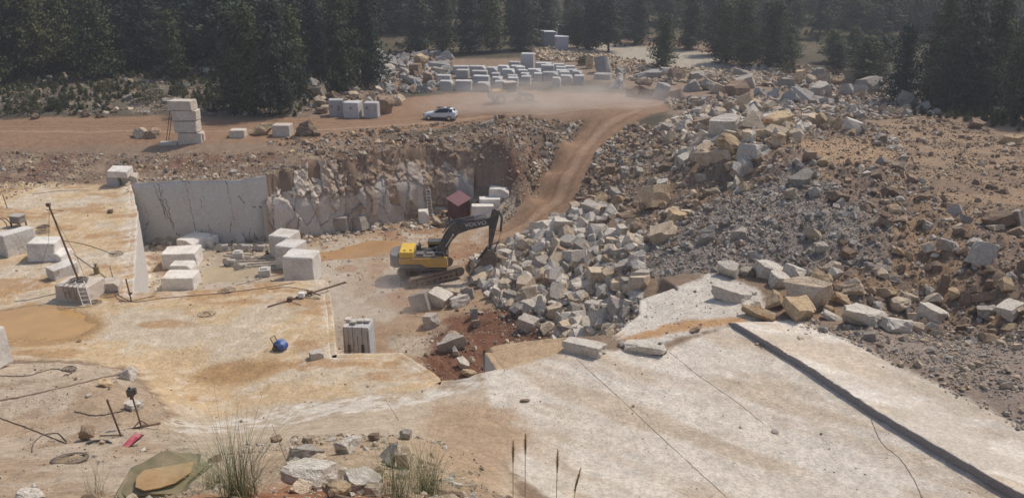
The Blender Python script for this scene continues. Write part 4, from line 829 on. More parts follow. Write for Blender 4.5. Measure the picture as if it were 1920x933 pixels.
# dolmen of three blocks at the back of the bench
q1 = marble(200,326,222,350,'left upright block carrying a slab at the back of the bench', yaw=.1, depth=1.0, k=0, mat=YARD_SAWN)
q2 = marble(224,322,257,345,'right upright block carrying a slab at the back of the bench', yaw=.2, mat=WEATHERED, depth=1.3, k=1)
q3 = marble(205,308,243,330,'pale slab lying across two upright blocks behind the bench', yaw=.08, depth=1.8, k=3, tilt=(.12,.06), h=.75, z=0)
q3.location = ((q1.location.x + q2.location.x) / 2, q1.location.y + .3, max(q1.location.z + q1.scale.z * .5, q2.location.z + q2.scale.z * .5) + .36)
# blocks inside the cut and on the bench
marble(329,431,384,473,'long cut block with a rough white top near the grey sawn wall', yaw=-.35, depth=3.0, k=1)
marble(380,437,404,465,'short cut block right of the long one near the grey wall', yaw=-.3, depth=1.6, k=0)
marble(299,455,369,504,'wide cut block with crossing cracks on top in the sunken cut', yaw=.12, depth=2.6, k=3, h=1.7)
marble(318,481,361,520,'cracked white block between two wide blocks in the sunken cut', yaw=.05, depth=1.6, k=4, h=1.3)
marble(302,513,364,552,'nearest white block of the left group in the sunken cut', yaw=.04, depth=2.3, k=0, zp=1.0, h=1.35, base_y=545)
marble(504,418,558,494,'farthest of three tall blocks at the right of the sunken cut', yaw=-.25, depth=2.6, k=0, zp=1.0, base_y=484, h=2.5)
marble(515,434,570,512,'middle of three tall blocks at the right of the sunken cut', yaw=-.3, depth=2.4, k=3, zp=1.0, base_y=506, h=2.6)
marble(531,462,597,532,'nearest tall block with a rusty end at the right of the sunken cut', yaw=-.12, depth=2.4, k=0, zp=1.0, base_y=534, h=2.9)
marble(-8,418,47,482,'large block with a vertical seam at the left edge of the bench', yaw=-.5, depth=2.6, k=3)
marble(47,438,105,492,'second large block from the left edge, tilted top', yaw=.18, depth=2.2, k=0, tilt=(-.05,.05))
marble(78,461,124,490,'low flat block with cable on it behind the pole', yaw=-.2, depth=1.5, k=4)
marble(84,483,133,525,'sloping white block just left of the tall pole', yaw=-.55, depth=2.0, k=0, tilt=(.05,.1))
base_block = marble(101,514,181,568,'grey block draped with cables carrying the tall pole', yaw=-.16, mat=WEATHERED, depth=2.0, k=3)
marble(178,517,222,549,'low flat block with rusty parts right of the ladder', yaw=.2, mat=WEATHERED, depth=1.3, k=4)
marble(577,653,607,675,'small white block standing alone right of the blue washer', yaw=.45, depth=.55, k=1, mat=ROCK['white'])
marble(-56,604,6,694,'tall sawn white block cut off by the left picture edge', yaw=-.25, depth=1.2, k=0)
marble(782,390,805,420,'small white block standing beside the ladder at the pit wall', yaw=.2, depth=1.1, k=1)
marble(883,380,927,413,'grey sawn block with rounded edges right of the maroon shed', yaw=.05, depth=1.2, k=0)
marble(897,366,939,396,'pale block behind the grey one beside the maroon shed', yaw=.05, depth=1.4, k=3)
marble(916,345,958,379,'pale block highest on the slope behind the maroon shed', yaw=-.1, depth=2.0, k=1)
def notch_block():
    o = marble(638,590,692,662,'marble block with drilled vertical grooves in the notch of the bench', yaw=-.06, depth=2.0, k=3, z=1.0, h=5.9, base_y=655, mat=YARD_SAWN)
    o.location = (-10.9, 50.5, 1 + 2.6); o.scale = (2.0, 1.5, 5.2)
    for i in range(6):      # drill tubes and clamps on its front
        m = MB(); x = -.42 + i * .165 + rnd.uniform(-.02,.02)
        m.rod((x, -.515, rnd.uniform(-.42,.0)), (x, -.515, rnd.uniform(.35,.56)), .007, 6)
        if i % 3 == 1: m.box(x - .05, x + .05, -.545, -.50, .0, .22)
        m.build('drill_tube', RUST if i % 2 else DARKSTEEL, o)
    for i in range(4):
        m = MB(); m.box(-.08,.08,-.16,.16,-.012,.012); q = m.build('top_chunk', ROCK['white'], o, .01)
        q.location = (-.36 + i * .23, rnd.uniform(-.2,.2), .51); q.rotation_euler = (0, 0, rnd.uniform(-.3,.3)); q.scale = (1.3, 1, 1)
notch_block()
# ------------------------------------------------------------------ trees
LEAF = []
for nm, c1, c2 in (('pine_needles', (.040,.058,.030), (.085,.105,.050)), ('olive_needles', (.060,.070,.032), (.115,.115,.055)), ('blue_needles', (.032,.050,.038), (.065,.085,.060))):
    m, t, b = new_mat(nm); g = nn(t, 'ShaderNodeNewGeometry'); oi = nn(t, 'ShaderNodeObjectInfo')
    n = noise_node(t, .9, 4, .7, g.outputs['Position'])
    c = mix(t, c1, c2, ramp(t, n.outputs[0], .35, .65, (0,0,0), (1,1,1)).outputs[0])
    c = mix(t, c, ramp(t, oi.outputs['Random'], 0, 1, (.6,.65,.7), (1.45,1.35,1.1)).outputs[0], 1.0, 'MULTIPLY')
    t.links.new(c, b.inputs['Base Color']); b.inputs['Roughness'].default_value = .75; b.inputs['Specular IOR Level'].default_value = .15
    LEAF.append(m)
BARK = plain_mat('pine_bark', (.085,.065,.05), .9, 0, .3)
def tree_variant(seed, hgt=10.0, rad=2.6, low=.12, power=.75, nbr=95, droop=.15, sparse=1.0):
    r = random.Random(seed); V = []; F = []; tb = MB()
    bend = (r.uniform(-.4,.4), r.uniform(-.4,.4))
    ax = lambda h: Vector((bend[0] * math.sin(h * 2.4), bend[1] * math.sin(h * 2.0), h * hgt))
    for i in range(8): tb.rod(ax(i / 8), ax((i + 1) / 8), .20 * (1 - i / 8.6), 7, .20 * (1 - (i + 1) / 8.6))
    lob = [[r.uniform(.55, 1.25) for _ in range(7)] for _ in range(9)]
    for k in range(nbr):
        h = low + (1 - low) * (k / nbr) ** 1.05; a = k * 2.39996 + r.uniform(-.5,.5)
        L = rad * max(.10, (1 - ((h - low) / (1 - low)) ** 1.3)) ** power * r.uniform(.55, 1.15)
        L *= lob[int(h * 8.99)][int((a % 6.2832) / .8976) % 7]
        if h < low + .14: L *= .55 + 3 * (h - low)
        p0 = ax(h); d = Vector((math.cos(a), math.sin(a), r.uniform(.05,.35) - droop))
        if k % 2 == 0 and L > .7: tb.rod(p0, p0 + d * L * .8, .045, 4, .012)
        nc = max(2, int(L * 2.0))
        for j in range(nc):
            f = (j + .6 + r.uniform(-.3,.3)) / nc; c = p0 + d * (L * f) + Vector((0, 0, -.12 * L * f * f)); cr = .42 + .34 * (1 - f) + r.uniform(0,.3)
            for _ in range(int(19 * sparse)):
                q = Vector((r.gauss(0,1), r.gauss(0,1), r.gauss(0,.6))) * cr * .62 + c
                s = r.uniform(.10,.23); n1 = (Vector((r.gauss(0,.55), r.gauss(0,.55), r.gauss(0,.45) + .75)) + (q - c).normalized() * .8 + Vector((d.x, d.y, 0)) * .35).normalized(); u_ = n1.orthogonal().normalized() * s; w_ = n1.cross(u_).normalized() * s * r.uniform(.35,.7)
                b_ = len(V); V += [tuple(q - u_), tuple(q + w_), tuple(q + u_), tuple(q - w_)]; F.append((b_, b_+1, b_+2, b_+3))
    cm = np_mesh('crown', V, F)
    return tb.mesh('trunk', 0, True), cm, hgt, rad
TV = [tree_variant(1, 10, 2.7, .08, .55, 110), tree_variant(2, 10, 3.2, .06, .45, 120), tree_variant(3, 10, 2.5, .10, .6, 100), tree_variant(4, 10, 3.4, .16, .38, 105, .0), tree_variant(5, 10, 2.4, .05, .7, 105, .2), tree_variant(6, 10, 3.1, .22, .36, 95, -.1, .9)]
for tm, cm, _, _ in TV: tm.materials.append(BARK)
CROWN = {}
def crown_mesh(v, l):
    if (v, l) not in CROWN:
        me = TV[v][1].copy(); me.materials.append(LEAF[l]); CROWN[(v, l)] = me
    return CROWN[(v, l)]
def tree(x, y, h, wd, label, group=None, v=None, l=0, name='pine_tree'):
    v = rnd.randrange(len(TV)) if v is None else v
    e = empty(name, (x, y, hz(x, y) - .15), rnd.uniform(0, 6.28), label, 'tree', group)
    e.scale = (wd / (2 * TV[v][3]),) * 2 + (h / 10.0,)
    link('trunk', TV[v][0], None, e); link('crown', crown_mesh(v, l), None, e); return e
def ptree(px, py, hp, wp, label, v=None, l=0, group=None):
    p, t = ground(px, py); k = F_PX / t
    return tree(p.x, p.y, hp / k / .97, wp / k, label, group, v, l)
for a in [(1240,128,96,66,'lone pine standing on the pale clearing with its base on rubble',0,0),
  (1104,94,96,74,'dark pine with a thick trunk right of the cabins',1,2),(1141,97,100,78,'broad pine with a leaning trunk at the edge of the clearing',3,2),(1082,90,70,40,'slim pine directly behind the grey cabin',2,0),
  (1195,82,92,64,'pine behind the pale clearing, left of the lone pine',0,2),(1290,92,96,70,'pine at the right end of the clearing behind the lone pine',1,0),(1340,104,104,76,'tall pine behind the right part of the clearing',0,2),
  (1395,124,120,84,'tall pine behind the middle of the yard boulders',1,0),(1360,118,104,66,'dense pine just left of the tallest one behind the yard boulders',4,1),(1440,128,118,76,'pine left of the right-hand waste heap',0,1),
  (1690,196,140,78,'conical pine in front of the right-hand heap',0,2),(1745,196,190,92,'tall pine second from the left in the right-hand stand',1,0),(1800,208,205,120,'broad dark pine in the middle of the right-hand stand',1,2),
  (1762,206,120,80,'short bushy pine in front of the right-hand stand',1,2),(1850,206,200,100,'dark pine between the broad one and the picture edge',0,0),(1905,226,215,104,'dark pine at the right picture edge',1,2),(1950,236,215,110,'pine half cut off by the right picture edge',1,0),
  (1872,196,150,84,'pine set back between the two rightmost pines',4,1),(1820,212,130,90,'low bushy pine before the middle of the right-hand stand',3,2),
  (480,213,190,96,'dark pine in front of the left stand, nearest the road',0,0),(525,214,196,100,'broad dark pine beside the road above the cream boulders',1,2),(440,206,180,90,'dark pine left of the two nearest the road',0,2),
  (640,172,170,92,'dark pine behind the three numbered blocks',1,0),(690,164,166,84,'dark pine at the left end of the waste heap',0,2),(590,150,150,84,'dark pine between the road and the left stand',1,2),
  (665,150,156,90,'dense pine behind the rubble left of the waste heap',3,0),(560,176,150,72,'slim dark pine right above the cream boulders',4,0),
  (780,98,100,84,'pine directly behind the waste heap',1,2),(830,96,104,70,'dense pine behind the right end of the waste heap',0,0),(880,100,112,74,'pine behind the left block rows',0,2),(925,98,104,70,'pine behind the middle block rows',2,0),(975,94,100,80,'pine left of the white cabins',1,2),
  (20,150,165,110,'olive green pine at the left picture edge',1,1),(80,146,160,110,'second olive green pine from the left edge',3,1),(-30,170,190,100,'pine cut off by the left picture edge',1,1),
  (130,138,150,90,'pine right of the olive green pair',0,1),(185,146,150,100,'low-branched pine above the scrub at left',1,0),(330,150,120,60,'slim pine above the scrub sign',4,0)]:
    ptree(*a[:5], v=a[5], l=a[6])
STAND = {}
def stand(poly, n, mind, hlo, hhi, label, group, seed, ls=(0, 2), edge=None):
    rng = np.random.RandomState(seed); q = sample_poly(poly, n * 12, rng); keep = []
    for p in q:
        if len(keep) >= n: break
        if all((p[0]-k[0])**2 + (p[1]-k[1])**2 > mind*mind for k in keep): keep.append(p)
    for p in keep:
        h = rng.uniform(hlo, hhi); wf_ = rng.uniform(.72, 1.08); l_ = ls[rng.randint(len(ls))]
        e = tree(p[0], p[1], h, h * wf_, label, group, None, l_)
        STAND.setdefault(group, []).append(((h - hlo) / (hhi - hlo), wf_, l_, p[0] / p[1], e, label))
    return
    for p in keep:
        h = rng.uniform(hlo, hhi); tree(p[0], p[1], h, h * rng.uniform(.62,.9), label, group, None, ls[rng.randint(len(ls))])
stand(wpoly([(-120,138,12.4),(560,138,12),(700,98,11.3),(700,80,11.5),(-120,80,12)]), 62, 5.5, 12, 17, 'dark pine inside the dense left-hand stand', 'pines of the dense left-hand stand', 3)
stand([(-130,190),(-5,190),(8,215),(0,250),(-160,250)], 24, 10, 12, 16, 'dark pine far back in the left-hand forest', 'pines at the back of the left-hand forest', 4)
stand([(0,196),(16,200),(50,205),(120,190),(140,215),(60,232),(0,225)], 58, 5, 6.5, 11, 'pine in the belt behind the pale clearing', 'pines in the belt behind the pale clearing', 5)
stand([(56,120),(75,110),(100,112),(120,140),(110,180),(70,190),(46,165),(52,138)], 30, 6, 5, 8.5, 'pine in the right-hand stand behind the heap', 'pines of the right-hand stand', 6, (0,1,2))
stand([(-30,245),(170,215),(230,330),(100,370),(-40,350)], 76, 7.5, 7, 11, 'small pine scattered on the far hillside', 'pines scattered on the far hillside', 7, (0,1,2))
def label_stand():
    names = ORD + ['thirteenth ', 'fourteenth ', 'fifteenth ', 'sixteenth ', 'seventeenth ', 'eighteenth ', 'nineteenth ', 'twentieth ']
    for g, lst in STAND.items():
        cl = {}
        for t in lst: cl.setdefault((('short', 'medium', 'tall')[min(2, int(t[0] * 3))], 'broad' if t[1] > .9 else 'slim', ('green', 'olive', 'dark')[t[2]]), []).append(t)
        for (a_, b_, c_), ls in cl.items():
            ls.sort(key=lambda t: t[3])
            for i, t in enumerate(ls):
                pre = '' if len(ls) == 1 else ('leftmost ' if i == 0 else names[min(i, 19)] + 'from left, ')
                t[4]['label'] = (pre + f'{a_} {b_} {c_} ' + t[5].replace('small ', '').replace('dark ', '')).strip()
label_stand()
def far_wood():
    c = bpy.data.collections.new('far_wood_variants')
    for i in range(8):
        e = bpy.data.objects.new('far_crown', crown_mesh(i % 6, i % 3)); c.objects.link(e)
    rng = np.random.RandomState(12); q = np.column_stack([rng.uniform(-330, 360, 7500), rng.uniform(228, 560, 7500)])
    q = q[np.abs(q[:, 0]) < q[:, 1] * .8 + 20]; q = q[(rng.rand(len(q)) < sstep(.40, .60, 1 - fbm(q[:, 0] * .03, q[:, 1] * .03, 91, 3)) * .9 + .2) | (q[:, 0] < -20)]
    h = rng.uniform(.55, 1.05, len(q)); S = np.column_stack([h * rng.uniform(.9, 1.3, len(q)), h * rng.uniform(.9, 1.3, len(q)), h]); scatter('far_wood', np.column_stack([q, H(q[:, 0], q[:, 1]) - .3]), S, None, 'far pine wood covering the hillside behind the quarry', c, 0.0)
far_wood()
def undergrowth(poly, n, lo, hi, label, seed):
    c = bpy.data.collections.new('undergrowth_variants')
    for i in range(8): c.objects.link(bpy.data.objects.new('bush', crown_mesh([1,3,5][i % 3], 1 if i % 2 else 0)))
    rng = np.random.RandomState(seed); q = sample_poly(poly, n, rng); q = q[fbm(q[:, 0] * .12, q[:, 1] * .12, seed, 3) > .45]
    h = rng.uniform(lo, hi, len(q)); scatter('undergrowth', np.column_stack([q, H(q[:, 0], q[:, 1]) - .1 * h * 10 * .1]), np.column_stack([h * 1.5, h * 1.5, h]), None, label, c, 0.0)
undergrowth(Z_SCRUB, 2200, .03, .10, 'low grey-green scrub between the stones at left', 31)
undergrowth([(-120,138),(-40,140),(0,190),(60,190),(130,150),(150,230),(-150,230)], 1800, .04, .12, 'low scrub on the forest floor', 32)
undergrowth(wpoly([(1700,215,12),(1990,260,12.6),(1990,190,11.5),(1750,180,11.5)]), 400, .03, .09, 'low scrub under the right-hand pines', 33)
# shrubs
def shrub(px, py, wp, hp, label):
    p, t = ground(px, py); k = F_PX / t; w_ = wp / k; h_ = hp / k; r = random.Random(px)
    V = []; F = []
    for _ in range(1400):
        a = r.uniform(0, 6.28); rr = math.sqrt(r.random()) * w_ / 2; zz = r.random() ** .6 * h_ * math.sqrt(max(.05, 1 - (2 * rr / w_) ** 2))
        q = Vector((rr * math.cos(a), rr * math.sin(a), zz)); s = r.uniform(.06,.15); n1 = Vector((r.gauss(0,1), r.gauss(0,1), r.gauss(0,1))).normalized(); u_ = n1.orthogonal().normalized() * s; w2 = n1.cross(u_) * .5
        b_ = len(V); V += [tuple(q - u_), tuple(q + w2), tuple(q + u_), tuple(q - w2)]; F.append((b_, b_+1, b_+2, b_+3))
    e = empty('shrub', p, 0, label, 'shrub')
    link('foliage', np_mesh('foliage', V, F), LEAF[1], e); m = MB()
    for i in range(6): m.rod((0,0,-.1), (r.uniform(-.3,.3) * w_, r.uniform(-.3,.3) * w_, h_ * .6), .03, 5, .01)
    m.build('stem', BARK, e)
for a in [(45,215,64,44,'rounded green shrub at the far left beside the haul road'),(282,190,52,38,'green shrub in the scrub left of the block tower'),(335,178,36,24,'small shrub beside the sign posts in the scrub'),(110,205,40,20,'low shrub right of the rounded one at far left'),
          (410,192,44,26,'low shrub in the scrub right of the block tower'),(1094,122,22,18,'small shrub behind the rightmost block row'),(1475,138,34,24,'small shrub left of the right-hand waste heap'),(200,170,40,20,'low shrub higher up in the left scrub')]: shrub(*a)
# ------------------------------------------------------------------ standing water
def water_mat(name, col, rough=.12):
    m, t, b = new_mat(name); g = nn(t, 'ShaderNodeNewGeometry'); n = noise_node(t, .5, 4, .6, g.outputs['Position'])
    c = mix(t, col, tuple(x * .82 for x in col), ramp(t, n.outputs[0], .35, .65, (0,0,0), (1,1,1)).outputs[0])
    t.links.new(c, b.inputs['Base Color']); b.inputs['Roughness'].default_value = rough; b.inputs['Specular IOR Level'].default_value = .2
    n2 = noise_node(t, 5, 2, .5, g.outputs['Position']); bump(t, b, n2.outputs[0], .004, .5); return m
W_MUD = water_mat('muddy_water', (.47,.285,.115)); W_PALE = water_mat('milky_water', (.47,.375,.25), .3); W_OR = water_mat('orange_mud', (.42,.25,.12), .35)
def puddle(name, pts, z, mat, seed=0):
    P = resample([at_z(a, b, z) + (0,) for a, b in pts] + [at_z(*pts[0], z) + (0,)], .3)[:-1, :2]
    c = P.mean(0); d = P - c; s = np.arange(len(P)) * .35
    P = c + d * (1 + (fbm(s, s * 0 + seed, seed, 3) - .5) * .45)[:, None]
    zz = float(np.percentile(H(P[:, 0], P[:, 1]), 38)) - .01
    bm = bmesh.new(); vs = [bm.verts.new((p[0], p[1], zz)) for p in P]; bm.faces.new(vs); bmesh.ops.triangulate(bm, faces=bm.faces)
    bmesh.ops.recalc_face_normals(bm, faces=bm.faces)
    me = bpy.data.meshes.new(name); bm.to_mesh(me); bm.free(); tag(link(name, me, mat), kind='structure')
puddle('pond', [(-60,600),(0,585),(60,572),(120,578),(170,592),(190,610),(160,635),(100,652),(40,661),(-20,662),(-80,650)], 7.35, W_MUD)
puddle('puddle', [(368,515),(400,500),(430,500),(470,496),(505,498),(512,508),(480,520),(440,530),(400,540),(370,540),(360,528)], 1.0, W_PALE, 2)
puddle('puddle', [(598,478),(640,462),(700,452),(760,452),(800,458),(760,470),(700,482),(640,490),(605,489)], 1.0, W_OR, 3)
0 and puddle('puddle', [(372,700),(400,684),(450,678),(505,684),(520,694),(480,706),(430,714),(385,712)], 7.45, W_PALE, 4)
0 and puddle('puddle', [(625,545),(660,535),(700,540),(695,560),(665,580),(632,582)], 1.0, W_PALE, 5)
# ------------------------------------------------------------------ excavator
YEL = plain_mat('yellow_paint', (.56,.33,.06), .45, 0, .12, 3, DIRT, .55); YEL2 = plain_mat('bright_yellow_paint', (.72,.46,.03), .4, 0, .1, 3, DIRT, .25)
EXB = plain_mat('dark_grey_paint', (.045,.048,.05), .5, 0, .2, 3, DIRT, .30); EXG = plain_mat('grey_counterweight_paint', (.13,.13,.135), .55, 0, .2, 3, DIRT, .5)
TRK = plain_mat('dusty_track_steel', (.20,.15,.11), .8, .1, .35, 6, DIRT, .8); GLS, _t, _b = new_mat('dark_glass'); _b.inputs['Base Color'].default_value = (.02,.025,.03,1); _b.inputs['Roughness'].default_value = .08
CHR = plain_mat('bright_steel', (.55,.55,.56), .3, .9); WHT = plain_mat('white_paint', (.72,.72,.70), .5, 0, .1)
def excavator():
    p, t = ground(800, 527)
    root = empty('excavator', (p.x, p.y + 1.0, p.z), R(1), 'large excavator with yellow body and dark boom digging at the pale rubble heap', 'excavator')
    # undercarriage, turned towards the heap and nose up
    TM = Matrix.Translation((.35, -.1, .12)) @ Matrix.Rotation(R(25), 4, 'Z') @ Matrix.Rotation(R(-5), 4, 'Y')
    for sgn in (-1, 1):
        y0 = sgn * 1.45 - .3; y1 = y0 + .6
        out = []; L = 2.35; r = .48
        for i in range(9): a = math.pi / 2 + math.pi * i / 8; out.append((-L + r * math.cos(a), .5 + r * math.sin(a)))
        for i in range(9): a = -math.pi / 2 + math.pi * i / 8; out.append((L + r * math.cos(a), .5 + r * math.sin(a)))
        inn = [(x * .90, .5 + (z - .5) * .62) for x, z in out]
        m = MB(); n = len(out)
        for i in range(n):
            j = (i + 1) % n
            m.add([(out[i][0], y0, out[i][1]), (out[j][0], y0, out[j][1]), (out[j][0], y1, out[j][1]), (out[i][0], y1, out[i][1]),
                   (inn[i][0], y0, inn[i][1]), (inn[j][0], y0, inn[j][1]), (inn[j][0], y1, inn[j][1]), (inn[i][0], y1, inn[i][1])],
                  [(0,1,2,3),(7,6,5,4),(0,4,5,1),(3,2,6,7)])
        # grouser plates round the belt
        per = [Vector((a[0], 0, a[1])) for a in out] + [Vector((out[0][0], 0, out[0][1]))]; acc = 0
        for a, b in zip(per[:-1], per[1:]):
            d = b - a; l = d.length; k = acc
            while k < l:
                c = a + d * (k / l); an = math.atan2(d.z, d.x)
                M = Matrix.Translation((c.x, (y0 + y1) / 2, c.z)) @ Matrix.Rotation(-an, 4, 'Y'); m.box(-.03,.03,-.31,.31,-.02,.05, M); k += .19
            acc = k - l
        o = m.build('track', TRK, root); o.matrix_local = TM
        f = MB(); f.box(-2.0, 2.0, y0 + .06, y1 - .06, .33, .68)
        for i in range(7): f.rod((-1.8 + i * .6, y0 + .02, .26), (-1.8 + i * .6, y1 - .02, .26), .14, 10)
        f2 = f.build('track_frame', TRK, o, .02); w_ = MB()
        for x in (-L, L): w_.rod((x, y0 - .02, .5), (x, y1 + .02, .5), .33, 14); w_.rod((x, y0 - .06, .5), (x, y1 + .06, .5), .12, 10)
        w_.build('sprocket', TRK, o)
    m = MB(); m.box(-1.2, 1.2, -1.3, 1.3, .42, .85); m.rod((0,0,.8), (0,0,1.12), .75, 20); o = m.build('chassis', EXB, root, .04); o.matrix_local = TM
    U = Matrix.Translation((0, 0, .15))
    def up(mb, name, mat, bevel=.03, par=None):
        o = mb.build(name, mat, par or root, bevel)
        if par is None: o.matrix_local = U
        return o
    m = MB(); m.box(-2.5, 2.0, -1.45, 1.45, 1.05, 1.35); up(m, 'turntable_deck', EXB)
    m = MB(); m.prism([(-2.55,1.75),(-2.55,2.35),(1.35,2.35),(1.50,2.20),(2.0,2.20),(2.05,1.42),(.1,1.42),(-.5,1.75)], -1.50, -.55); up(m, 'side_panel', YEL, .04)
    m = MB(); m.prism([(-2.5,1.35),(-2.5,1.75),(-.5,1.75),(.1,1.42),(.1,1.35)], -1.49, -.6); up(m, 'lower_side_panel', EXG, .02)
    m = MB(); m.box(-2.5, .2, -.55, 1.5, 1.35, 2.35); up(m, 'engine_cover', EXB, .04)
    m = MB(); m.box(-2.5, -1.15, -1.42, 1.3, 2.36, 2.95); hood = up(m, 'hood', YEL2, .05)
    m = MB()
    for i in range(2): m.rod((-2.1 + i * .55, -.9, 2.95), (-1.95 + i * .55, -.9, 2.98), .06, 8); m.box(-2.12 + i * .6, -1.9 + i * .6, -1.0, -.94, 2.95, 3.02)
    m.build('handle', EXB, hood)
    m = MB(); out = [(-2.55,-1.5),(-3.1,-1.35),(-3.45,-.8),(-3.5,0),(-3.45,.8),(-3.1,1.35),(-2.55,1.5)]
    V = [(x, y, 1.15 + (.18 if abs(y) < 1 else .25)) for x, y in out] + [(x, y, 2.60) for x, y in out]; n = 7
    m.add(V, [tuple(range(n)), tuple(range(2*n-1, n-1, -1))] + [(i, i+n, (i+1) % n + n, (i+1) % n) for i in range(n)]); up(m, 'counterweight', EXG, .06)
    m = MB(); m.box(-1.1, .9, -1.35, -.2, 2.36, 2.5); m.box(-.9,-.2,-1.2,-.5,2.5,2.72); m.box(.0,.7,-.9,-.2,2.5,2.66); up(m, 'deck_cover', EXG, .03)
    m = MB(); m.rod((-.55,-.3,2.4), (-.55,-.3,3.35), .10, 10); m.rod((-.55,-.3,3.35), (-.7,-.3,3.5), .10, 10); m.rod((-.85,.2,2.4), (-.85,.2,3.1), .16, 10); up(m, 'exhaust_pipe', EXB, 0)
    m = MB()      # handrails
    for P in ([(-.9,-1.42,2.4),(-.9,-1.42,3.05),(.1,-1.42,3.05),(.1,-1.42,2.4)], [(.3,-1.45,2.35),(.3,-1.45,3.0),(1.7,-1.45,2.95),(1.95,-1.45,2.3)]): m.tube([Vector(p) for p in P], .025, 6)
    up(m, 'handrail', CHR, 0)
    m = MB()      # hydraulic hoses on the deck
    for k in range(9):
        y = -.5 + k * .09; m.tube([(-1.0 + .03*k, y, 2.6), (-.3, y + .1*math.sin(k), 2.85 + .05 * math.cos(k*2)), (.5, y*.5, 2.75 + .06*math.sin(k)), (1.1, y*.3, 3.0), (1.5, y*.3, 3.6)], .03, 5)
    up(m, 'hydraulic_hose_bundle', EXB, 0)
    # cab on the far side
    cabm = MB(); 
    for x, y in ((.15,.55),(.15,1.48),(1.75,.55),(1.95,1.48)): cabm.box(x-.05, x+.05, y-.05, y+.05, 1.35, 3.2)
    cabm.box(.1, 2.0, .5, 1.52, 1.35, 2.0); cab = up(cabm, 'cab', EXB, .02)
    m = MB(); m.box(.14, 1.82, .54, 1.48, 2.0, 3.12); m.build('window', GLS, cab)
    m = MB(); m.box(.05, 2.0, .45, 1.55, 3.20, 3.32); m.build('cab_roof', EXB, cab, .03)
    m = MB(); m.box(.03, 2.02, .42, .50, 3.12, 3.20); m.build('roof_rim', YEL2, cab)
    # boom, arm, bucket
    low = [(1.0,1.75),(1.45,1.70),(1.95,2.75),(2.45,3.75),(3.1,4.45),(4.1,4.85),(5.2,5.10),(6.15,5.32)]
    upp = [(6.45,5.62),(6.30,6.02),(5.9,5.98),(5.0,5.88),(4.0,5.78),(3.1,5.62),(2.45,5.30),(1.85,4.55),(1.35,3.55),(.95,2.6)]
    m = MB(); m.prism(low + upp, -.62, -.02); boom = up(m, 'boom', EXB, .03)
    lt = fnt('VOLVO', .50, (4.78, -.632, 5.46), (math.pi / 2, R(-8), 0), plain_mat('pale_lettering', (.62,.62,.60), .6), 'lettering', boom); lt.scale = (1.25, 1, 1)
    m = MB(); m.rod((.9,-.75,1.9), (1.9,-.75,3.3), .13, 10); m.rod((.9,.12,1.9), (1.9,.12,3.3), .13, 10); up(m, 'boom_cylinder', EXB, 0)
    m = MB(); m.rod((1.9,-.75,3.3), (2.65,-.75,4.45), .07, 8); m.rod((1.9,.12,3.3), (2.65,.12,4.45), .07, 8); m.rod((2.62,-.86,4.45),(2.62,.25,4.45),.11,10); up(m, 'piston_rod', CHR, 0)
    m = MB(); m.rod((2.4,-.32,5.62), (4.6,-.32,6.12), .13, 10); m.tube([(1.7,-.55,4.6),(2.3,-.55,5.45),(3.2,-.55,5.85),(4.6,-.55,6.0),(5.8,-.55,6.1)], .035, 5); m.tube([(1.7,-.15,4.6),(2.3,-.15,5.5),(3.2,-.15,5.9),(4.6,-.15,6.05),(5.8,-.15,6.15)], .035, 5)
    m.tube([(1.6,-.4,4.5),(2.3,-.45,5.4),(3.2,-.42,5.95),(4.4,-.45,5.95),(5.2,-.45,6.2)], .04, 5); up(m, 'arm_cylinder', EXB, 0)
    m = MB(); m.rod((4.6,-.32,6.12), (6.5,-.32,6.72), .06, 8); up(m, 'piston_rod', CHR, 0)
    m = MB(); m.prism([(6.35,6.85),(6.62,6.92),(7.0,6.6),(6.95,6.0),(6.75,5.2),(6.35,3.5),(6.20,2.95),(5.95,2.95),(5.95,3.5),(6.0,4.4),(6.0,5.2),(6.15,6.0)], -.50, -.14); arm = up(m, 'arm', EXB, .03)
    m = MB(); m.rod((6.9,-.32,6.7), (7.25,-.32,6.0), .12, 10); m.rod((7.25,-.32,6.0), (7.12,-.32,4.6), .12, 10); m.tube([(6.3,-.5,6.0),(6.7,-.6,5.5),(6.6,-.6,4.8),(7.1,-.5,4.7)], .03, 5); m.build('bucket_cylinder', EXB, arm)
    m = MB(); m.rod((7.12,-.32,4.6), (6.95,-.32,3.6), .055, 8); m.build('piston_rod', CHR, arm)
    m = MB(); m.box(-.05,.05,-.10,.10,-.45,.45, Matrix.Translation((6.6,-.52,3.5)) @ Matrix.Rotation(R(70), 4, 'Y')); m.box(-.05,.05,-.10,.10,-.5,.5, Matrix.Translation((6.75,-.12,3.2)) @ Matrix.Rotation(R(25), 4, 'Y'))
    m.rod((6.1,-.62,3.1),(6.1,0,3.1),.12,10); m.rod((6.6,-.62,2.75),(6.6,0,2.75),.10,10); up(m, 'bucket_linkage', EXB, .0)
    prof = [(5.85,2.95),(6.35,2.98),(6.7,2.5),(6.78,1.8),(6.5,1.15),(5.9,.95),(5.1,1.0),(4.55,1.15)]
    inn = [(4.6,1.28),(5.1,1.14),(5.85,1.10),(6.35,1.28),(6.58,1.85),(6.5,2.4),(6.25,2.78),(5.9,2.80)]
    m = MB(); m.prism(prof + inn, -1.05, .45); bucket = up(m, 'bucket', EXG, .01); bucket.data.materials[0] = plain_mat('worn_bucket_steel', (.12,.10,.085), .6, .3, .3, 4, DIRT, .4)
    m = MB()
    for y in (-1.08, .42): m.prism(prof, y, y + .06)
    m.build('side_plate', bucket.data.materials[0], bucket)
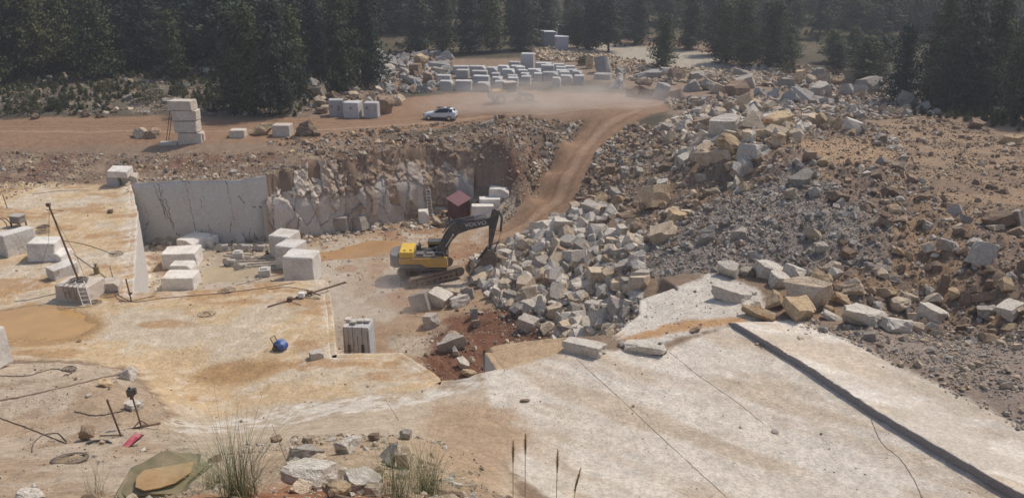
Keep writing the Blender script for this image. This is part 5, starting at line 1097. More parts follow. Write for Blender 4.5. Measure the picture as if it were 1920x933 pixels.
    for i in range(5):
        m = MB(); y = -.98 + i * .32; m.add([(4.6,y,1.10),(4.6,y+.14,1.10),(4.6,y+.14,1.30),(4.6,y,1.30),(4.15,y+.04,1.24),(4.15,y+.10,1.24)], [(0,3,2,1),(0,1,5,4),(3,4,5,2),(0,4,3),(1,2,5)]); m.build('tooth', TRK, bucket)
    m = MB(); m.rod((1.05,-1.35,2.35),(1.05,-1.35,3.3),.02,6); m.box(.98,1.12,-1.42,-1.3,3.1,3.5); up(m, 'mirror', EXB, 0)
excavator()
# ------------------------------------------------------------------ car on the haul road
def car():
    p, t = ground(826, 224); e = empty('car', p, R(180 - 9), 'white five-door car driving left along the haul road, trailing dust', 'car')
    body = plain_mat('white_car_paint', (.62,.66,.68), .25, 0, .05, 3, DIRT, .12); blk = plain_mat('black_car_trim', (.03,.03,.03), .6)
    # x forward. station: x, z_low, half width, belt z, top z, top half width
    S = [(2.22,.42,.55,.62,.66,.45),(2.12,.30,.80,.72,.80,.62),(1.75,.24,.90,.86,.94,.72),(1.15,.24,.92,.96,1.03,.74),(.85,.24,.92,1.0,1.10,.72),(.35,.24,.92,1.02,1.42,.60),(-.1,.24,.92,1.04,1.58,.57),(-.7,.24,.92,1.07,1.64,.57),(-1.3,.24,.92,1.10,1.58,.55),(-1.8,.26,.91,1.14,1.46,.50),(-2.05,.34,.88,1.12,1.22,.55),(-2.22,.45,.80,1.0,1.04,.55)]
    def ring(s): x, zl, hw, zb, zt, tw = s; return [(x, -hw*.92, zl), (x, -hw, zl + (zb - zl) * .5), (x, -hw * .97, zb), (x, -tw, zt), (x, 0, zt + .03), (x, tw, zt), (x, hw * .97, zb), (x, hw, zl + (zb - zl) * .5), (x, hw * .92, zl)]
    V = [v for s in S for v in ring(s)]; F = []; G = []
    for i in range(len(S) - 1):
        for k in range(8):
            q = (i*9+k, i*9+k+1, (i+1)*9+k+1, (i+1)*9+k)
            glass = (k in (2, 5) and 4 <= i <= 8) or (k in (3, 4) and 4 <= i <= 5) or (k in (3,4) and i == 9)
            (G if glass else F).append(q)
    F += [tuple(range(9)), tuple(range(len(V)-1, len(V)-10, -1))] + [(i*9, (i+1)*9, (i+1)*9+8, i*9+8) for i in range(len(S)-1)]
    m = MB(); m.add(V, F); b = m.build('body', body, e, 0, True); b.data.polygons.foreach_set('use_smooth', [len(pg.vertices) == 4 for pg in b.data.polygons])
    m = MB(); m.add(V, G); m.build('window', GLS, e)
    m = MB()
    for y in (-1, 1):
        for a, c in (((.9,.93*y*.97,1.0),(-.1,.59*y,1.585)), ((-.1,.59*y,1.6),(-1.8,.52*y,1.49)), ((-1.25,.91*y*.98,1.10),(-1.55,.53*y,1.53))): m.rod(a, c, .035, 5)
    m.build('roof_rail', body, e)
    m = MB(); m.box(-1.4, .4, -.45, .45, 1.60, 1.645); m.build('roof_window', GLS, e)
    m = MB(); 
    for y in (-1, 1): m.box(-1.55, 1.0, y*.93-.02, y*.93+.02, .26, .44)
    m.box(2.1, 2.24, -.6, .6, .36, .5); m.box(-2.26, -2.1, -.7, .7, .36, .56); m.build('side_skirt', blk, e, .01)
    m = MB(); m.box(2.14, 2.25, -.5, .5, .60, .74); m.build('grille', blk, e, .01)
    for y in (-.66, .66):
        m = MB(); m.box(1.98, 2.20, y-.16, y+.16, .70, .80); m.build('headlight', GLS, e, .02)
        m = MB(); m.box(-2.2, -2.0, y-.15, y+.2*(1 if y>0 else .9), .92, 1.02); m.build('tail_light', plain_mat('red_lens', (.25,.01,.01), .3), e, .02)
        m = MB(); m.box(.6, .8, y*1.5-.1, y*1.5+.1, 1.0, 1.14); m.build('wing_mirror', body, e, .03)
    for x in (-1.38, 1.38):
        for y in (-.84, .84):
            m = MB(); m.rod((x, y-.11, .34), (x, y+.11, .34), .34, 20); o = m.build('wheel', blk, e, .03)
            m = MB(); s_ = .115 if y > 0 else -.115; m.rod((x, y + s_*.9, .34), (x, y + s_*1.1, .34), .21, 10); m.build('rim', CHR, o)
car()
def loader():
    p, t = ground(958, 193); e = empty('wheel_loader', p, R(20), 'dusty yellow wheel loader half hidden in dust before the block rows', 'loader')
    m = MB(); m.prism([(-3.0,.9),(-3.0,2.0),(-1.2,2.2),(-1.0,1.0)], -1.05, 1.05); m.build('engine_cover', YEL, e, .08)
    m = MB(); m.prism([(-1.0,.8),(-1.0,1.7),(.8,1.5),(1.6,1.0),(1.6,.7)], -.7, .7); m.build('frame', YEL, e, .05)
    m = MB(); m.box(-3.4,-3.0,-1.1,1.1,.8,1.9); m.build('counterweight', EXG, e, .1)
    m = MB(); m.box(-1.1,.55,-.75,.75,1.7,3.05); c = m.build('cab', GLS, e, .04); m = MB(); m.box(-1.25,.7,-.9,.9,3.05,3.2); m.build('cab_roof', plain_mat('pale_roof', (.5,.45,.36), .6), c, .04)
    m = MB()
    for y in (-.6,.6): m.prism([(.6,1.5),(1.0,1.7),(3.1,.75),(3.0,.45)], y-.1, y+.1)
    m.build('lift_arm', YEL, e, .02)
    m = MB(); m.prism([(3.0,.2),(3.0,1.2),(3.15,1.25),(3.3,.4),(4.2,.15),(4.2,.05),(3.2,.1)], -1.4, 1.4); m.build('bucket', EXG, e, .02)
    for x in (-2.0, 1.5):
        for y in (-1.0, 1.0):
            m = MB(); m.rod((x,y-.28,.8),(x,y+.28,.8),.8,22); o = m.build('wheel', EXB, e, .08); m = MB(); m.rod((x,y-.3,.8),(x,y+.3,.8),.38,14); m.build('rim', YEL, o)
loader()
def wall_cracks():
    dk = plain_mat('dark_crack', (.17,.135,.11), .95, 0, .4, 3)
    for x0, x1, z0, z1, lab in ((-38.4,-37.6,7.7,4.2,'dark branching crack near the left end of the sawn grey wall'),(-37.9,-36.9,6.0,2.6,'dark slanting crack below the branching one on the sawn wall'),(-35.0,-34.6,7.8,2.2,'long upright crack in the middle of the sawn grey wall'),(-33.3,-33.1,7.8,1.6,'thin upright drill seam right of the middle crack'),(-39.8,-39.4,5.6,4.0,'short dark crack by the left corner of the sawn wall'),(-30.6,-30.3,7.6,3.6,'upright crack near the right end of the sawn wall')):
        r = random.Random(int(abs(x0) * 10)); P = []
        for i in range(26):
            f = i / 25; x = x0 + (x1 - x0) * f + r.uniform(-.10,.10); P.append((x, 81.565 + (x + 41) / 10.8 * .25 - .0, z0 + (z1 - z0) * f))
        m = MB(); m.tube(P, .022 if 'seam' in lab else .035, 5)
        if 'branching' in lab: m.tube([(p[0] + .5 * (1 - i / 25) + .1 * math.sin(i), p[1], p[2]) for i, p in enumerate(P)], .035, 5)
        tag(m.build('wall_crack', dk), lab, 'crack')
wall_cracks()
# ------------------------------------------------------------------ cabins and shed
def cabin(px, py, wpx, hpx, dep, col, yaw, label, roofcol=(.62,.63,.64), window=False, ribs=False):
    p, t = ground(px, py); k = F_PX / t; w_ = wpx / k; h_ = hpx / k; e = empty('cabin', p, yaw, label, 'cabin')
    wall = plain_mat('cabin_wall', col, .6, 0, .1)
    m = MB(); m.box(-w_/2, w_/2, 0, dep, -.2, h_); wl = m.build('wall', wall, e, .02)
    m = MB(); m.prism([(-w_/2-.15, h_), (w_/2+.15, h_), (w_/2+.15, h_+.12), (-w_/2-.15, h_+.22)], -.15, dep + .15); m.build('roof', plain_mat('cabin_roof', roofcol, .5), e)
    if window:
        m = MB(); m.box(-w_*.22, w_*.02, -.04, .0, h_*.45, h_*.72); wd = m.build('window', GLS, e); m = MB(); m.box(-w_*.11,-w_*.09,-.07,-.04,h_*.45,h_*.72); m.build('window_frame', WHT, wd)
    if ribs:
        m = MB()
        for i in range(9): m.box(-w_/2 + w_*(i+.5)/9 - .03, -w_/2 + w_*(i+.5)/9 + .03, -.04, 0, .05, h_-.05)
        m.box(-w_/2-.04,-w_/2+.06,-.06,.04,0,h_); m.box(w_/2-.06,w_/2+.04,-.06,.04,0,h_); m.build('corrugation', wall, wl)
    return e
cabin(1032, 62, 13, 12, 2.6, (.80,.82,.84), .1, 'small white cabin with a dark window, topmost of the cabin cluster', window=True)
cabin(1058, 70, 24, 20, 3.0, (.36,.38,.40), -.1, 'grey cabin behind the container, partly hidden by pine branches')
cabin(1031, 87, 22, 25, 4.5, (.30,.31,.315), .15, 'grey cabin with a white gable end left of the container', (.6,.62,.64))
cabin(1040, 86, 9, 22, 2.4, (.80,.82,.84), .5, 'narrow white cabin end between the grey cabin and the container')
cabin(1053, 96, 24, 25, 2.4, (.42,.42,.46), -.05, 'grey corrugated container with a pale roof standing on the rubble', ribs=True)
def shed():
    p, t = ground(861, 411); e = empty('shed', p, R(44), 'maroon metal shed with a sloping roof beside the sawn blocks', 'shed')
    mar = plain_mat('maroon_sheet', (.115,.040,.045), .55, 0, .12, 2, DIRT, .15); rf = plain_mat('maroon_roof', (.19,.085,.09), .5, 0, .1, 2)
    a = 1.85; hn, hs = 2.05, 2.5          # corner heights: near corner lowest
    e.rotation_euler = (0, 0, R(45)); q = a / 2
    def roofz(x, y): return hn + (x / a + .5) * (hs - hn) + (y / a + .5) * (hs - hn)
    C4 = [(-q,-q),(q,-q),(q,q),(-q,q)]
    m = MB(); m.add([(x, y, -.2) for x, y in C4] + [(x, y, roofz(x, y)) for x, y in C4], [(0,3,2,1),(4,5,6,7),(0,1,5,4),(1,2,6,5),(2,3,7,6),(3,0,4,7)]); wl = m.build('wall', mar, e)
    m = MB()
    for i in range(9):
        x = -q + a*(i+.5)/9; m.box(x-.02,x+.02,-q-.03,-q,0,roofz(x,-q)-.03); m.box(-q-.03,-q,x-.02,x+.02,0,roofz(-q,x)-.03)
    m.build('corrugation', mar, wl)
    q2 = q + .17; C5 = [(-q2,-q2),(q2,-q2),(q2,q2),(-q2,q2)]
    m = MB(); m.add([(x, y, roofz(x, y) + .02) for x, y in C5] + [(x, y, roofz(x, y) + .10) for x, y in C5], [(0,3,2,1),(4,5,6,7),(0,1,5,4),(1,2,6,5),(2,3,7,6),(3,0,4,7)]); m.build('roof', rf, e)
    m = MB(); m.box(-.3,.4,-a/2-.05,-a/2-.032,.05,1.6); m.build('door', mar, e)
shed()
def ladder(a, b, wdt, n, mat, label, side=None):
    a = Vector(a); b = Vector(b); d = (b - a); s = side or Vector((1, 0, 0)); s = s * wdt / 2; e = empty('ladder', a, 0, label, 'ladder')
    for q in (-1, 1): m = MB(); m.rod(s*q, s*q + d, .03, 6); m.build('rail', mat, e)
    for i in range(n): f = (i + .7) / (n + .3); m = MB(); m.rod(-s + d*f, s + d*f, .022, 6); m.build('rung', mat, e)
g1, _ = ground(808, 412); ladder((g1.x, g1.y, g1.z), (g1.x - .35, g1.y + 1.1, g1.z + 3.6), .5, 10, WHT, 'pale ladder leaning against the cracked pit wall')
bb = base_block.location; bs = base_block.scale
g2, _ = ground(178, 556); fy = bb.y - bs.y * .5; lx = bb.x + bs.x * .38; ladder((lx + .25, fy - .75, hz(lx + .25, fy - .75)), (lx - .35, fy - .12, bb.z + bs.z * .5 + .45), .55, 6, WHT, 'white ladder leaning on the cable-draped block', Vector((.97, .2, 0)))
# ------------------------------------------------------------------ cables, coils, poles
def drape(pts, name, label, cat, r=.03, mat=CABLE, zoff=.03, n=8):
    P = []
    for a, b in zip(pts[:-1], pts[1:]):
        for i in range(n): P.append((a[0] + (b[0]-a[0])*i/n, a[1] + (b[1]-a[1])*i/n))
    P.append(pts[-1]); P = np.array(P, float)
    for _ in range(6): P[1:-1] = (P[:-2] + P[2:] + 2 * P[1:-1]) / 4
    W = [ground(*q)[0] for q in P]; W = [v + Vector((0, 0, zoff)) for v in W]
    for i in range(1, len(W)):       # no jumps across an edge
        if (W[i] - W[i-1]).length > 4: W[i] = W[i-1].copy()
    m = MB(); m.tube(W, r, 5); return tag(m.build(name, mat, None), label, cat)
for pts, lab in [([(106,450),(160,458),(215,478),(280,470),(390,545)][:3], 'black cable running from the pole to the coil near the pit edge'),
   ([(128,470),(170,500),(205,525),(222,555),(250,568),(300,560),(400,552),(500,540),(560,528),(650,520)], 'long black cable winding past the stake along the front rim of the cut'),
   ([(28,566),(60,562),(100,552),(140,545)], 'dark strip laid as the shadow of the tall pole, left of the draped block'),  # thin dark tube drawn along the shadow line of the pole
   ([(60,365),(110,358),(165,357),(250,380)][:3], 'thin cable arching across the far end of the bench'),
   ([(206,500),(215,530),(217,560),(240,567),(290,555)], 'cable curling down beside the stake'),
   ([(0,705),(50,707),(100,690),(140,700),(120,706)], 'black hose lying on the lower left terrace'),
   ([(0,784),(60,806),(125,832)], 'taut black cable crossing the lower left terrace'),
   ([(60,848),(62,832),(80,815),(110,812),(125,828)], 'bent cable end beside the spoked wheel'),
   ([(140,772),(180,782),(235,770)], 'thin cable lying before the white chunk on the terrace'),
   ([(555,556),(600,562),(660,545)][:2], 'short cable piece beside the long beam'),
   ([(500,543),(540,538),(580,545)], 'thin dark rod lying behind the long beam'),
   ([(360,545),(400,530),(440,536),(500,520),(540,512)][2:], 'cable on the pale rim left of the rusty-ended block')]:
    drape(pts, 'cable', lab, 'cable', .022)
drape([(1633,786),(1650,830),(1690,862),(1720,910),(1730,940)], 'crack', 'dark crack running down the pale slab from the step', 'crack', .03, CABLE, -.012)
drape([(1080,672),(1160,745),(1240,820),(1300,875),(1365,935)], 'saw_cut', 'thin dark saw cut running straight down the middle of the pale slab', 'saw cut', .022, CABLE, -.008)
drape([(905,705),(960,760),(1010,820),(1060,875),(1110,935)], 'saw_cut', 'thin dark saw cut nearest the bare dirt patch', 'saw cut', .018, CABLE, -.006)
drape([(1255,660),(1310,705),(1380,752),(1432,795)], 'saw_cut', 'dirt-filled saw cut right of the middle one', 'saw cut', .022, CABLE, -.008)
drape([(0,752),(60,740),(140,722),(190,708),(245,700)], 'ledge_crack', 'brown broken crack along the lower left terrace', 'crack', .10, RUST, -.06)
def coil(px, py, wpx, label, turns=4, r=.016, name='cable_coil', z=None):
    p, t = ground(px, py); k = F_PX / t; R_ = wpx / k / 2; rr = random.Random(px * 7 + py); P = []
    for i in range(turns * 14):
        a = i / 14 * 2 * math.pi; q = R_ * (.62 + .38 * math.sin(i * .37 + px)) ; P.append(p + Vector((q * math.cos(a), q * math.sin(a) * .9, .03 + .012 * (i / 14) + rr.uniform(0,.03))))
    if z is not None: P = [Vector((v.x, v.y, v.z - p.z + z)) for v in P]
    m = MB(); m.tube(P, r, 4); return tag(m.build(name, CABLE), label, 'cable coil')
coil(388, 590, 34, 'round coil of dark cable lying alone on the bench'); coil(217, 477, 30, 'tangled cable coil near the edge of the sunken cut')
coil(82, 427, 24, 'dark cable coil behind the second large block', 8); coil(78, 436, 30, 'loose cable coil just in front of another coil behind the blocks', 6)
coil(425, 546, 34, 'tangled cable coil on the front rim of the sunken cut'); coil(205, 553, 36, 'tangled cable coil right of the ladder foot'); coil(178, 568, 26, 'cable coil in front of the ladder foot', 5)
coil(128, 695, 30, 'looped hose end on the lower left terrace', 3, .03)
tp = base_block.location + Vector((0, 0, base_block.scale.z / 2))
coil(135, 560, 34, 'cable coil lying on top of the draped block', 6, .03, z=tp.z + .02).location = (tp.x - ground(135, 560)[0].x, tp.y - ground(135, 560)[0].y, 0)
def mast():
    e = empty('pole', tp - Vector((0, 0, .02)), 0, 'tall leaning dark pole with a small cross piece standing on the draped block', 'pole')
    m = MB(); top = Vector((-1.15, .2, 5.6)); m.rod((0,0,0), top, .075, 8, .06); m.build('post', RUST, e)
    m = MB(); m.rod(top + Vector((-.25,0,-.35)), top + Vector((.9,.1,-.45)), .025, 5); m.box(top.x-.15, top.x+.1, -.1+.2, .1+.2, top.z-.1, top.z+.12); m.build('cross_piece', RUST, e)
    m = MB(); m.tube([top + Vector((0,0,-.2)), Vector((-2.3,1.2,2.6)), Vector((-3.6,1.9,.6))], .014, 4); m.tube([top + Vector((0,0,-.4)), Vector((.1,.0,2.2)), Vector((.7,-.3,.2)), Vector((1.0,-.7,-1.0))], .016, 4); m.build('guy_wire', CABLE, e)
mast()
m = MB()
for k in range(5):
    x = tp.x - .7 + k * .35; y0 = tp.y - base_block.scale.y * .5 - .06
    m.tube([(x, tp.y - .2, tp.z + .03), (x + .1, y0, tp.z + .02), (x + .18, y0 - .03, tp.z - .8 - .15 * (k % 3)), (x + .34, y0, tp.z - .05)], .02, 5)
tag(m.build('hanging_cable', CABLE), 'dark cable loops hanging down the front of the grey block', 'cable')
def stake(px, py, h, lean, label, r=.04, foot=True):
    p, t = ground(px, py); e = empty('stake', p, 0, label, 'stake'); m = MB(); m.rod((0,0,-.1), (lean, 0, h), r, 6); m.build('post', RUST, e)
    if foot: m = MB(); m.rod((-.9,0,.04), (.05,.05,.04), .03, 5); m.build('foot_bar', RUST, e)
stake(247, 566, 1.75, -.12, 'thin rusty stake standing at the corner of the sunken cut', .05)
stake(228, 818, 1.75, -.30, 'rusty leaning stake on the terrace beside the red plastic piece', .04, True)
stake(14, 391, 1.4, -.15, 'thin rusty stake at the far left edge of the bench', .04, False)
def stand_post():
    p, t = ground(266, 803); e = empty('tool_stand', p, R(8), 'rusty stand with a black device on top on the lower left terrace', 'stand')
    m = MB(); m.rod((0,0,0), (-.16,0,1.75), .035, 6); m.build('post', RUST, e)
    m = MB(); m.rod((-.75,-.15,.05), (.75,.15,.10), .045, 6); m.rod((-.05,-.35,.04),(.05,.35,.04),.04,6); m.rod((-.35,-.1,.05),(0,0,.4),.025,5); m.rod((.3,.1,.05),(0,0,.4),.025,5); m.build('foot', RUST, e)
    m = MB(); m.box(-.32,-.04,-.12,.12,1.62,1.95); m.box(-.08,.06,-.08,.08,1.70,1.98); m.rod((-.2,0,1.95),(-.2,0,2.06),.05,8); m.box(-.24,-.16,-.05,.05,1.45,1.62); m.build('device', EXB, e, .02)
stand_post()
def spoked_wheel():
    p, t = ground(132, 866); Rr = 33 * t / F_PX; sx_ = (hz(p.x + .4, p.y) - hz(p.x - .4, p.y)) / .8; sy_ = (hz(p.x, p.y + .4) - hz(p.x, p.y - .4)) / .8
    e = empty('tyre_ring', p + Vector((0, 0, .12)), 0, 'black tyre ring filled with dry sticks on the lower left terrace', 'tyre', rot=(math.atan(sy_) * .55, -math.atan(sx_) * .6, 0))
    bm = bmesh.new(); me = bpy.data.meshes.new('tyre'); V = []; F = []; n, k = 36, 8
    for i in range(n):
        a = 2*math.pi*i/n
        for j in range(k): b = 2*math.pi*j/k; q = Rr - .09 + .085 * math.cos(b); V.append((q*math.cos(a), q*math.sin(a), .07*math.sin(b)))
    for i in range(n):
        for j in range(k): F.append((i*k+j, ((i+1)%n)*k+j, ((i+1)%n)*k+(j+1)%k, i*k+(j+1)%k))
    link('tyre', np_mesh('tyre', V, F, True), CABLE, e); r_ = random.Random(3)
    tw = plain_mat('dry_twig', (.36,.27,.18), .9)
    for i in range(16):
        a = r_.uniform(0, 6.28); b = a + r_.uniform(1.5, 4.0); q = Rr * .82; m = MB(); c = Vector((r_.uniform(-.2,.2), r_.uniform(-.2,.2), .05))
        m.tube([(q*math.cos(a), q*math.sin(a), .0), c * 1.0, (q*math.cos(b), q*math.sin(b), .02)], .014, 4); m.build('stick', tw, e)
spoked_wheel()
def hose_piece():
    p, t = ground(188, 830); m = MB(); m.tube([p + Vector(v) for v in ((-.5,-.15,.05),(-.25,.02,.07),(0,.06,.07),(.3,.02,.06),(.5,-.12,.05))], .055, 8); tag(m.build('pipe_piece', EXB), 'short curved black pipe piece left of the red plastic', 'pipe')
hose_piece()
def scrap():
    p, t = ground(241, 836); m = MB(); pts = [(-.28,-.55),(-.05,-.5),(.35,.15),(.42,.55),(.2,.5),(.1,.7),(-.02,.3),(-.2,-.1)]
    V = [(x, y*.8, .10 + .10*math.sin(3*x+2*y) + .1*(y+.5)) for x, y in pts]; n = len(V); V += [(x, y, z - .03) for x, y, z in V]
    m.add(V, [tuple(range(n)), tuple(range(2*n-1, n-1, -1))] + [(i, i+n, (i+1)%n+n, (i+1)%n) for i in range(n)])
    o = m.build('plastic_scrap', plain_mat('pink_red_plastic', (.50,.07,.10), .45, 0, .25, 4, (.5,.42,.35), .5)); o.location = p; tag(o, 'crumpled pink-red plastic piece at the foot of the leaning stake', 'plastic scrap')
    m = MB(); m.add([(x*1.15-.03, y*1.1-.02, z) for x, y, z in V], [tuple(range(n)), tuple(range(2*n-1, n-1, -1))] + [(i, i+n, (i+1)%n+n, (i+1)%n) for i in range(n)]); q = m.build('rim', EXB, o); q.location = (0,0,-.05)
scrap()
def tarp():
    p, t = ground(296, 930); k = F_PX / t; e = empty('tarp', p + Vector((0, .0, .05)), 0, 'stack of olive green sheets holding a patch of orange mud', 'sheet stack')
    gr = plain_mat('olive_sheet', (.20,.175,.09), .6, 0, .2, 4, DIRT, .5); g2 = plain_mat('dark_olive_sheet', (.13,.125,.075), .7, 0, .2, 4, DIRT, .4)
    out = [(-78,0),(-72,-42),(-20,-72),(52,-66),(56,-52),(80,-50),(54,-20),(50,2),(-5,8),(-60,10)]
    for q, (dz, sc_, rot, mt) in enumerate(((0, 1.0, .0, g2), (.06, .95, .08, gr), (.12, .90, -.05, gr))):
        V = []; 
        for x, y in out:
            wx, wy = x / k * sc_, -y / k * 1.35 * sc_; c, s = math.cos(rot), math.sin(rot); V.append((wx*c - wy*s, wx*s + wy*c, dz + .05*math.sin(wx*4+q) + .30 * wy))
        n = len(V); V += [(x, y, z - .035) for x, y, z in V]; m = MB(); m.add(V, [tuple(range(n)), tuple(range(2*n-1, n-1, -1))] + [(i, i+n, (i+1)%n+n, (i+1)%n) for i in range(n)]); m.build('sheet', mt, e)
    mud = [(-40,-2),(-46,-18),(-38,-30),(0,-36),(50,-44),(52,-26),(30,-8),(5,0),(-20,4)]
    V = [(x/k, -y/k*1.3, .17 + .30 * (-y/k*1.3)) for x, y in mud]; V2 = [(x, y, z + .0) for x, y, z in V]; m = MB(); n = len(V); m.add([(x,y,z+.03) for x,y,z in V] + V2, [tuple(range(n)), tuple(range(2*n-1,n-1,-1))] + [(i, i+n, (i+1)%n+n, (i+1)%n) for i in range(n)])
    m.build('mud_patch', plain_mat('orange_mud_film', (.45,.285,.13), .4, 0, .22, 3, (.40,.33,.2), .5), e)
tarp()
def washer():
    p, t = ground(527, 655); e = empty('pressure_washer', p, R(-20), 'small blue wheeled machine standing alone on the sawn bench', 'machine')
    bl = plain_mat('blue_plastic', (.04,.09,.30), .4, 0, .1, 4, DIRT, .12)
    m = MB(); m.prism([(-.38,.1),(-.42,.35),(-.25,.58),(.1,.62),(.38,.42),(.42,.15),(.3,.05),(-.25,.05)], -.28, .28); m.build('housing', bl, e, .06)
    m = MB(); m.box(-.1,.25,-.30,-.22,.35,.52); m.box(-.15,.15,-.12,.12,.60,.65); m.build('cover', plain_mat('pale_blue_plastic', (.12,.22,.42), .4), e, .02)
    m = MB(); m.tube([(-.35,-.2,.35),(-.55,-.2,.75),(-.55,.2,.75),(-.35,.2,.35)], .03, 6); m.build('handle', EXB, e)
    for y in (-.33,.33): m = MB(); m.rod((-.2,y-.05,.16),(-.2,y+.05,.16),.16,14); m.build('wheel', EXB, e)
washer()
def beam():
    a = ground(502, 577)[0]; b = Vector(at_z(650, 531, 7.6) + (7.6,)); b.z = a.z + .14; e = empty('beam', a, 0, 'long thin dark beam with clamps lying across the bench rim', 'beam'); d = b - a
    m = MB(); m.rod((0,0,.08), d, .05, 6); m.rod(d*.28 + Vector((0,.09,.06)), d*.98 + Vector((0,.09,.06)), .035, 6); m.build('rail', RUST, e)
    m = MB(); m.rod(d*.55 + Vector((-.5,.3,.1)), d*.55 + Vector((.7,-.5,.06)), .045, 6); m.rod(d*.25 + Vector((0,-.1,.06)), d*.3 + Vector((.8,-.9,.02)), .025, 6); m.build('cross_bar', RUST, e)
    for f in (.27, .52): m = MB(); c = d * f; m.box(c.x-.18, c.x+.18, c.y-.15, c.y+.15, c.z, c.z+.25); m.build('clamp', RUST, e, .02)
    m = MB(); c = d * .42; m.box(c.x-.22, c.x+.2, c.y-.3, c.y+.05, c.z+.02, c.z+.38); m.build('box', WHT, e, .03)
beam()
def pump():
    p, t = ground(36, 424); e = empty('pump_box', p, R(-12), 'grey equipment box on legs behind the large left blocks', 'equipment box'); m = MB(); m.box(-.5,.5,-.4,.4,.35,1.0); m.build('housing', plain_mat('grey_dusty_metal', (.25,.23,.21), .6, .2, .2, 4, DIRT, .5), e, .03)
    m = MB(); m.box(-.58,.58,-.48,.48,1.0,1.08); m.build('lid', plain_mat('pale_dusty_metal', (.45,.42,.38), .6, .1, .2, 4, DIRT, .5), e)
    for x in (-.45,.45):
        for y in (-.35,.35): m = MB(); m.box(x-.05,x+.05,y-.05,y+.05,-.05,.35); m.build('leg', RUST, e)
    p, t = ground(12, 428); e = empty('hoop', p, 0, 'pair of upright dark hoops leaning beside the equipment box', 'hoop')
    for k in range(2):
        m = MB(); m.tube([(-.5+.28*k + .6*math.cos(a_*math.pi/10), .15*k, .15 + .75*math.sin(a_*math.pi/10)) for a_ in range(11)], .04, 6); m.build('hoop_bar', RUST, e)
    p, t = ground(182, 513); m = MB(); m.rod(p, p + Vector((0,0,.55)), .2, 12); m.rod(p + Vector((0,0,.55)), p + Vector((0,0,.75)), .07, 8); m.rod(p + Vector((-.15,0,.75)), p + Vector((.15,0,.78)), .05, 6)
    tag(m.build('drum', plain_mat('olive_drum', (.18,.15,.07), .6), None, .02), 'small olive drum standing behind the low flat block', 'drum')
pump()
def cut_machines():
    mt = plain_mat('grey_machine_paint', (.44,.42,.39), .6, .2, .25, 4, DIRT, .45)
    specs = [(423,470,.9,'cutting machine with a round pulley nearest the middle blocks'),(437,498,.85,'low cutting machine with a pulley in the middle of the cut'),(463,470,.9,'cutting machine on rails at the back of the cut'),(455,505,.8,'small wire cutting machine nearest the puddle'),(492,470,.8,'cutting machine on rails nearest the tall blocks')]
    for i, (px, py, s, lab) in enumerate(specs):
        p, t = ground(px, py); e = empty('cutting_machine', p, R([20,-15,5,30,-5][i]), lab, 'stone cutting machine', 'stone cutting machines in the sunken cut'); 
        m = MB(); m.box(-.55*s,.35*s,-.3*s,.3*s,.3*s,.75*s); m.build('motor', mt, e, .03)
        m = MB(); m.rod((-.7*s,-.38*s,.55*s),(-.7*s,-.28*s,.55*s),.45*s,18); m.build('pulley', mt, e)
        m = MB()
        for y in (-.35,.35): m.box(-1.0*s,1.1*s,y*s-.05,y*s+.05,.12*s,.26*s)
        for x in (-.9,0,.9): m.box(x*s-.05,x*s+.05,-.4*s,.4*s,.08*s,.2*s)
        m.build('frame', mt, e)
        for x in (-.8,.8): 
            m = MB(); m.rod((x*s,-.42*s,.13*s),(x*s,.42*s,.13*s),.13*s,10); m.build('wheel', EXB, e)
    for i, (px, py, ln, lab) in enumerate([(470,488,3.4,'pair of steel rails lying behind the puddle in the cut'),(448,480,3.0,'pair of steel rails between the cutting machines'),(490,497,2.8,'pair of steel rails lying toward the nearest tall block'),(470,455,2.6,'pair of steel rails at the back of the cut')]):
        p, t = ground(px, py); e = empty('rail_track', p, R([4,-8,12,2][i]), lab, 'rail')
        for y in (-.35,.35): m = MB(); m.box(-ln/2,ln/2,y-.05,y+.05,.02,.14); m.build('rail', mt, e)
        for k in range(5): m = MB(); x = -ln/2 + ln*(k+.5)/5; m.box(x-.06,x+.06,-.5,.5,-.02,.05); m.build('sleeper', plain_mat('weathered_wood', (.33,.27,.20), .9), e)
    for px, py, w_, h_, lab in [(452,455,.9,.8,'white box standing at the back of the sunken cut'),(447,484,1.0,.7,'pale box between the cutting machines'),(497,516,1.1,.7,'white dusty tank beside the nearest tall block')]:
        p, t = ground(px, py); m = MB(); m.box(-w_/2,w_/2,-w_/2,w_/2,-.05,h_); m.box(-w_*.3,w_*.3,-w_*.3,w_*.3,h_,h_+.15); o = m.build('equipment_box', plain_mat('white_dusty_plastic', (.52,.50,.46), .6, 0, .1, 3, DIRT, .3), None, .04); o.location = p; o.rotation_euler = (0,0,.2); tag(o, lab, 'equipment box')
    m = MB(); p, t = ground(560, 522)
    p = Vector((-18.6, 57.4, 1.0))
    for k in range(7): m.tube([p + Vector((-1.2 + k*.3, .2*math.sin(k), .1)), p + Vector((-.9+k*.33, .5, .5 + .1*(k%3))), p + Vector((-.4+k*.3, .3, .1))], .03, 4)
cut_machines()
def sign():
    for i, (px, lab) in enumerate([(337,'left of two small white sign boards in the scrub'),(350,'right of two small white sign boards in the scrub')]):
        p, t = ground(px, 176); e = empty('sign', p, R(-5 + 10*i), lab, 'sign', 'small sign boards in the scrub')
        m = MB(); m.rod((0,0,-.1),(0,0,1.3),.03,6); m.build('post', RUST, e); m = MB(); m.box(-.32,.32,-.04,-.01,1.05,1.6); m.build('board', WHT, e)
sign()
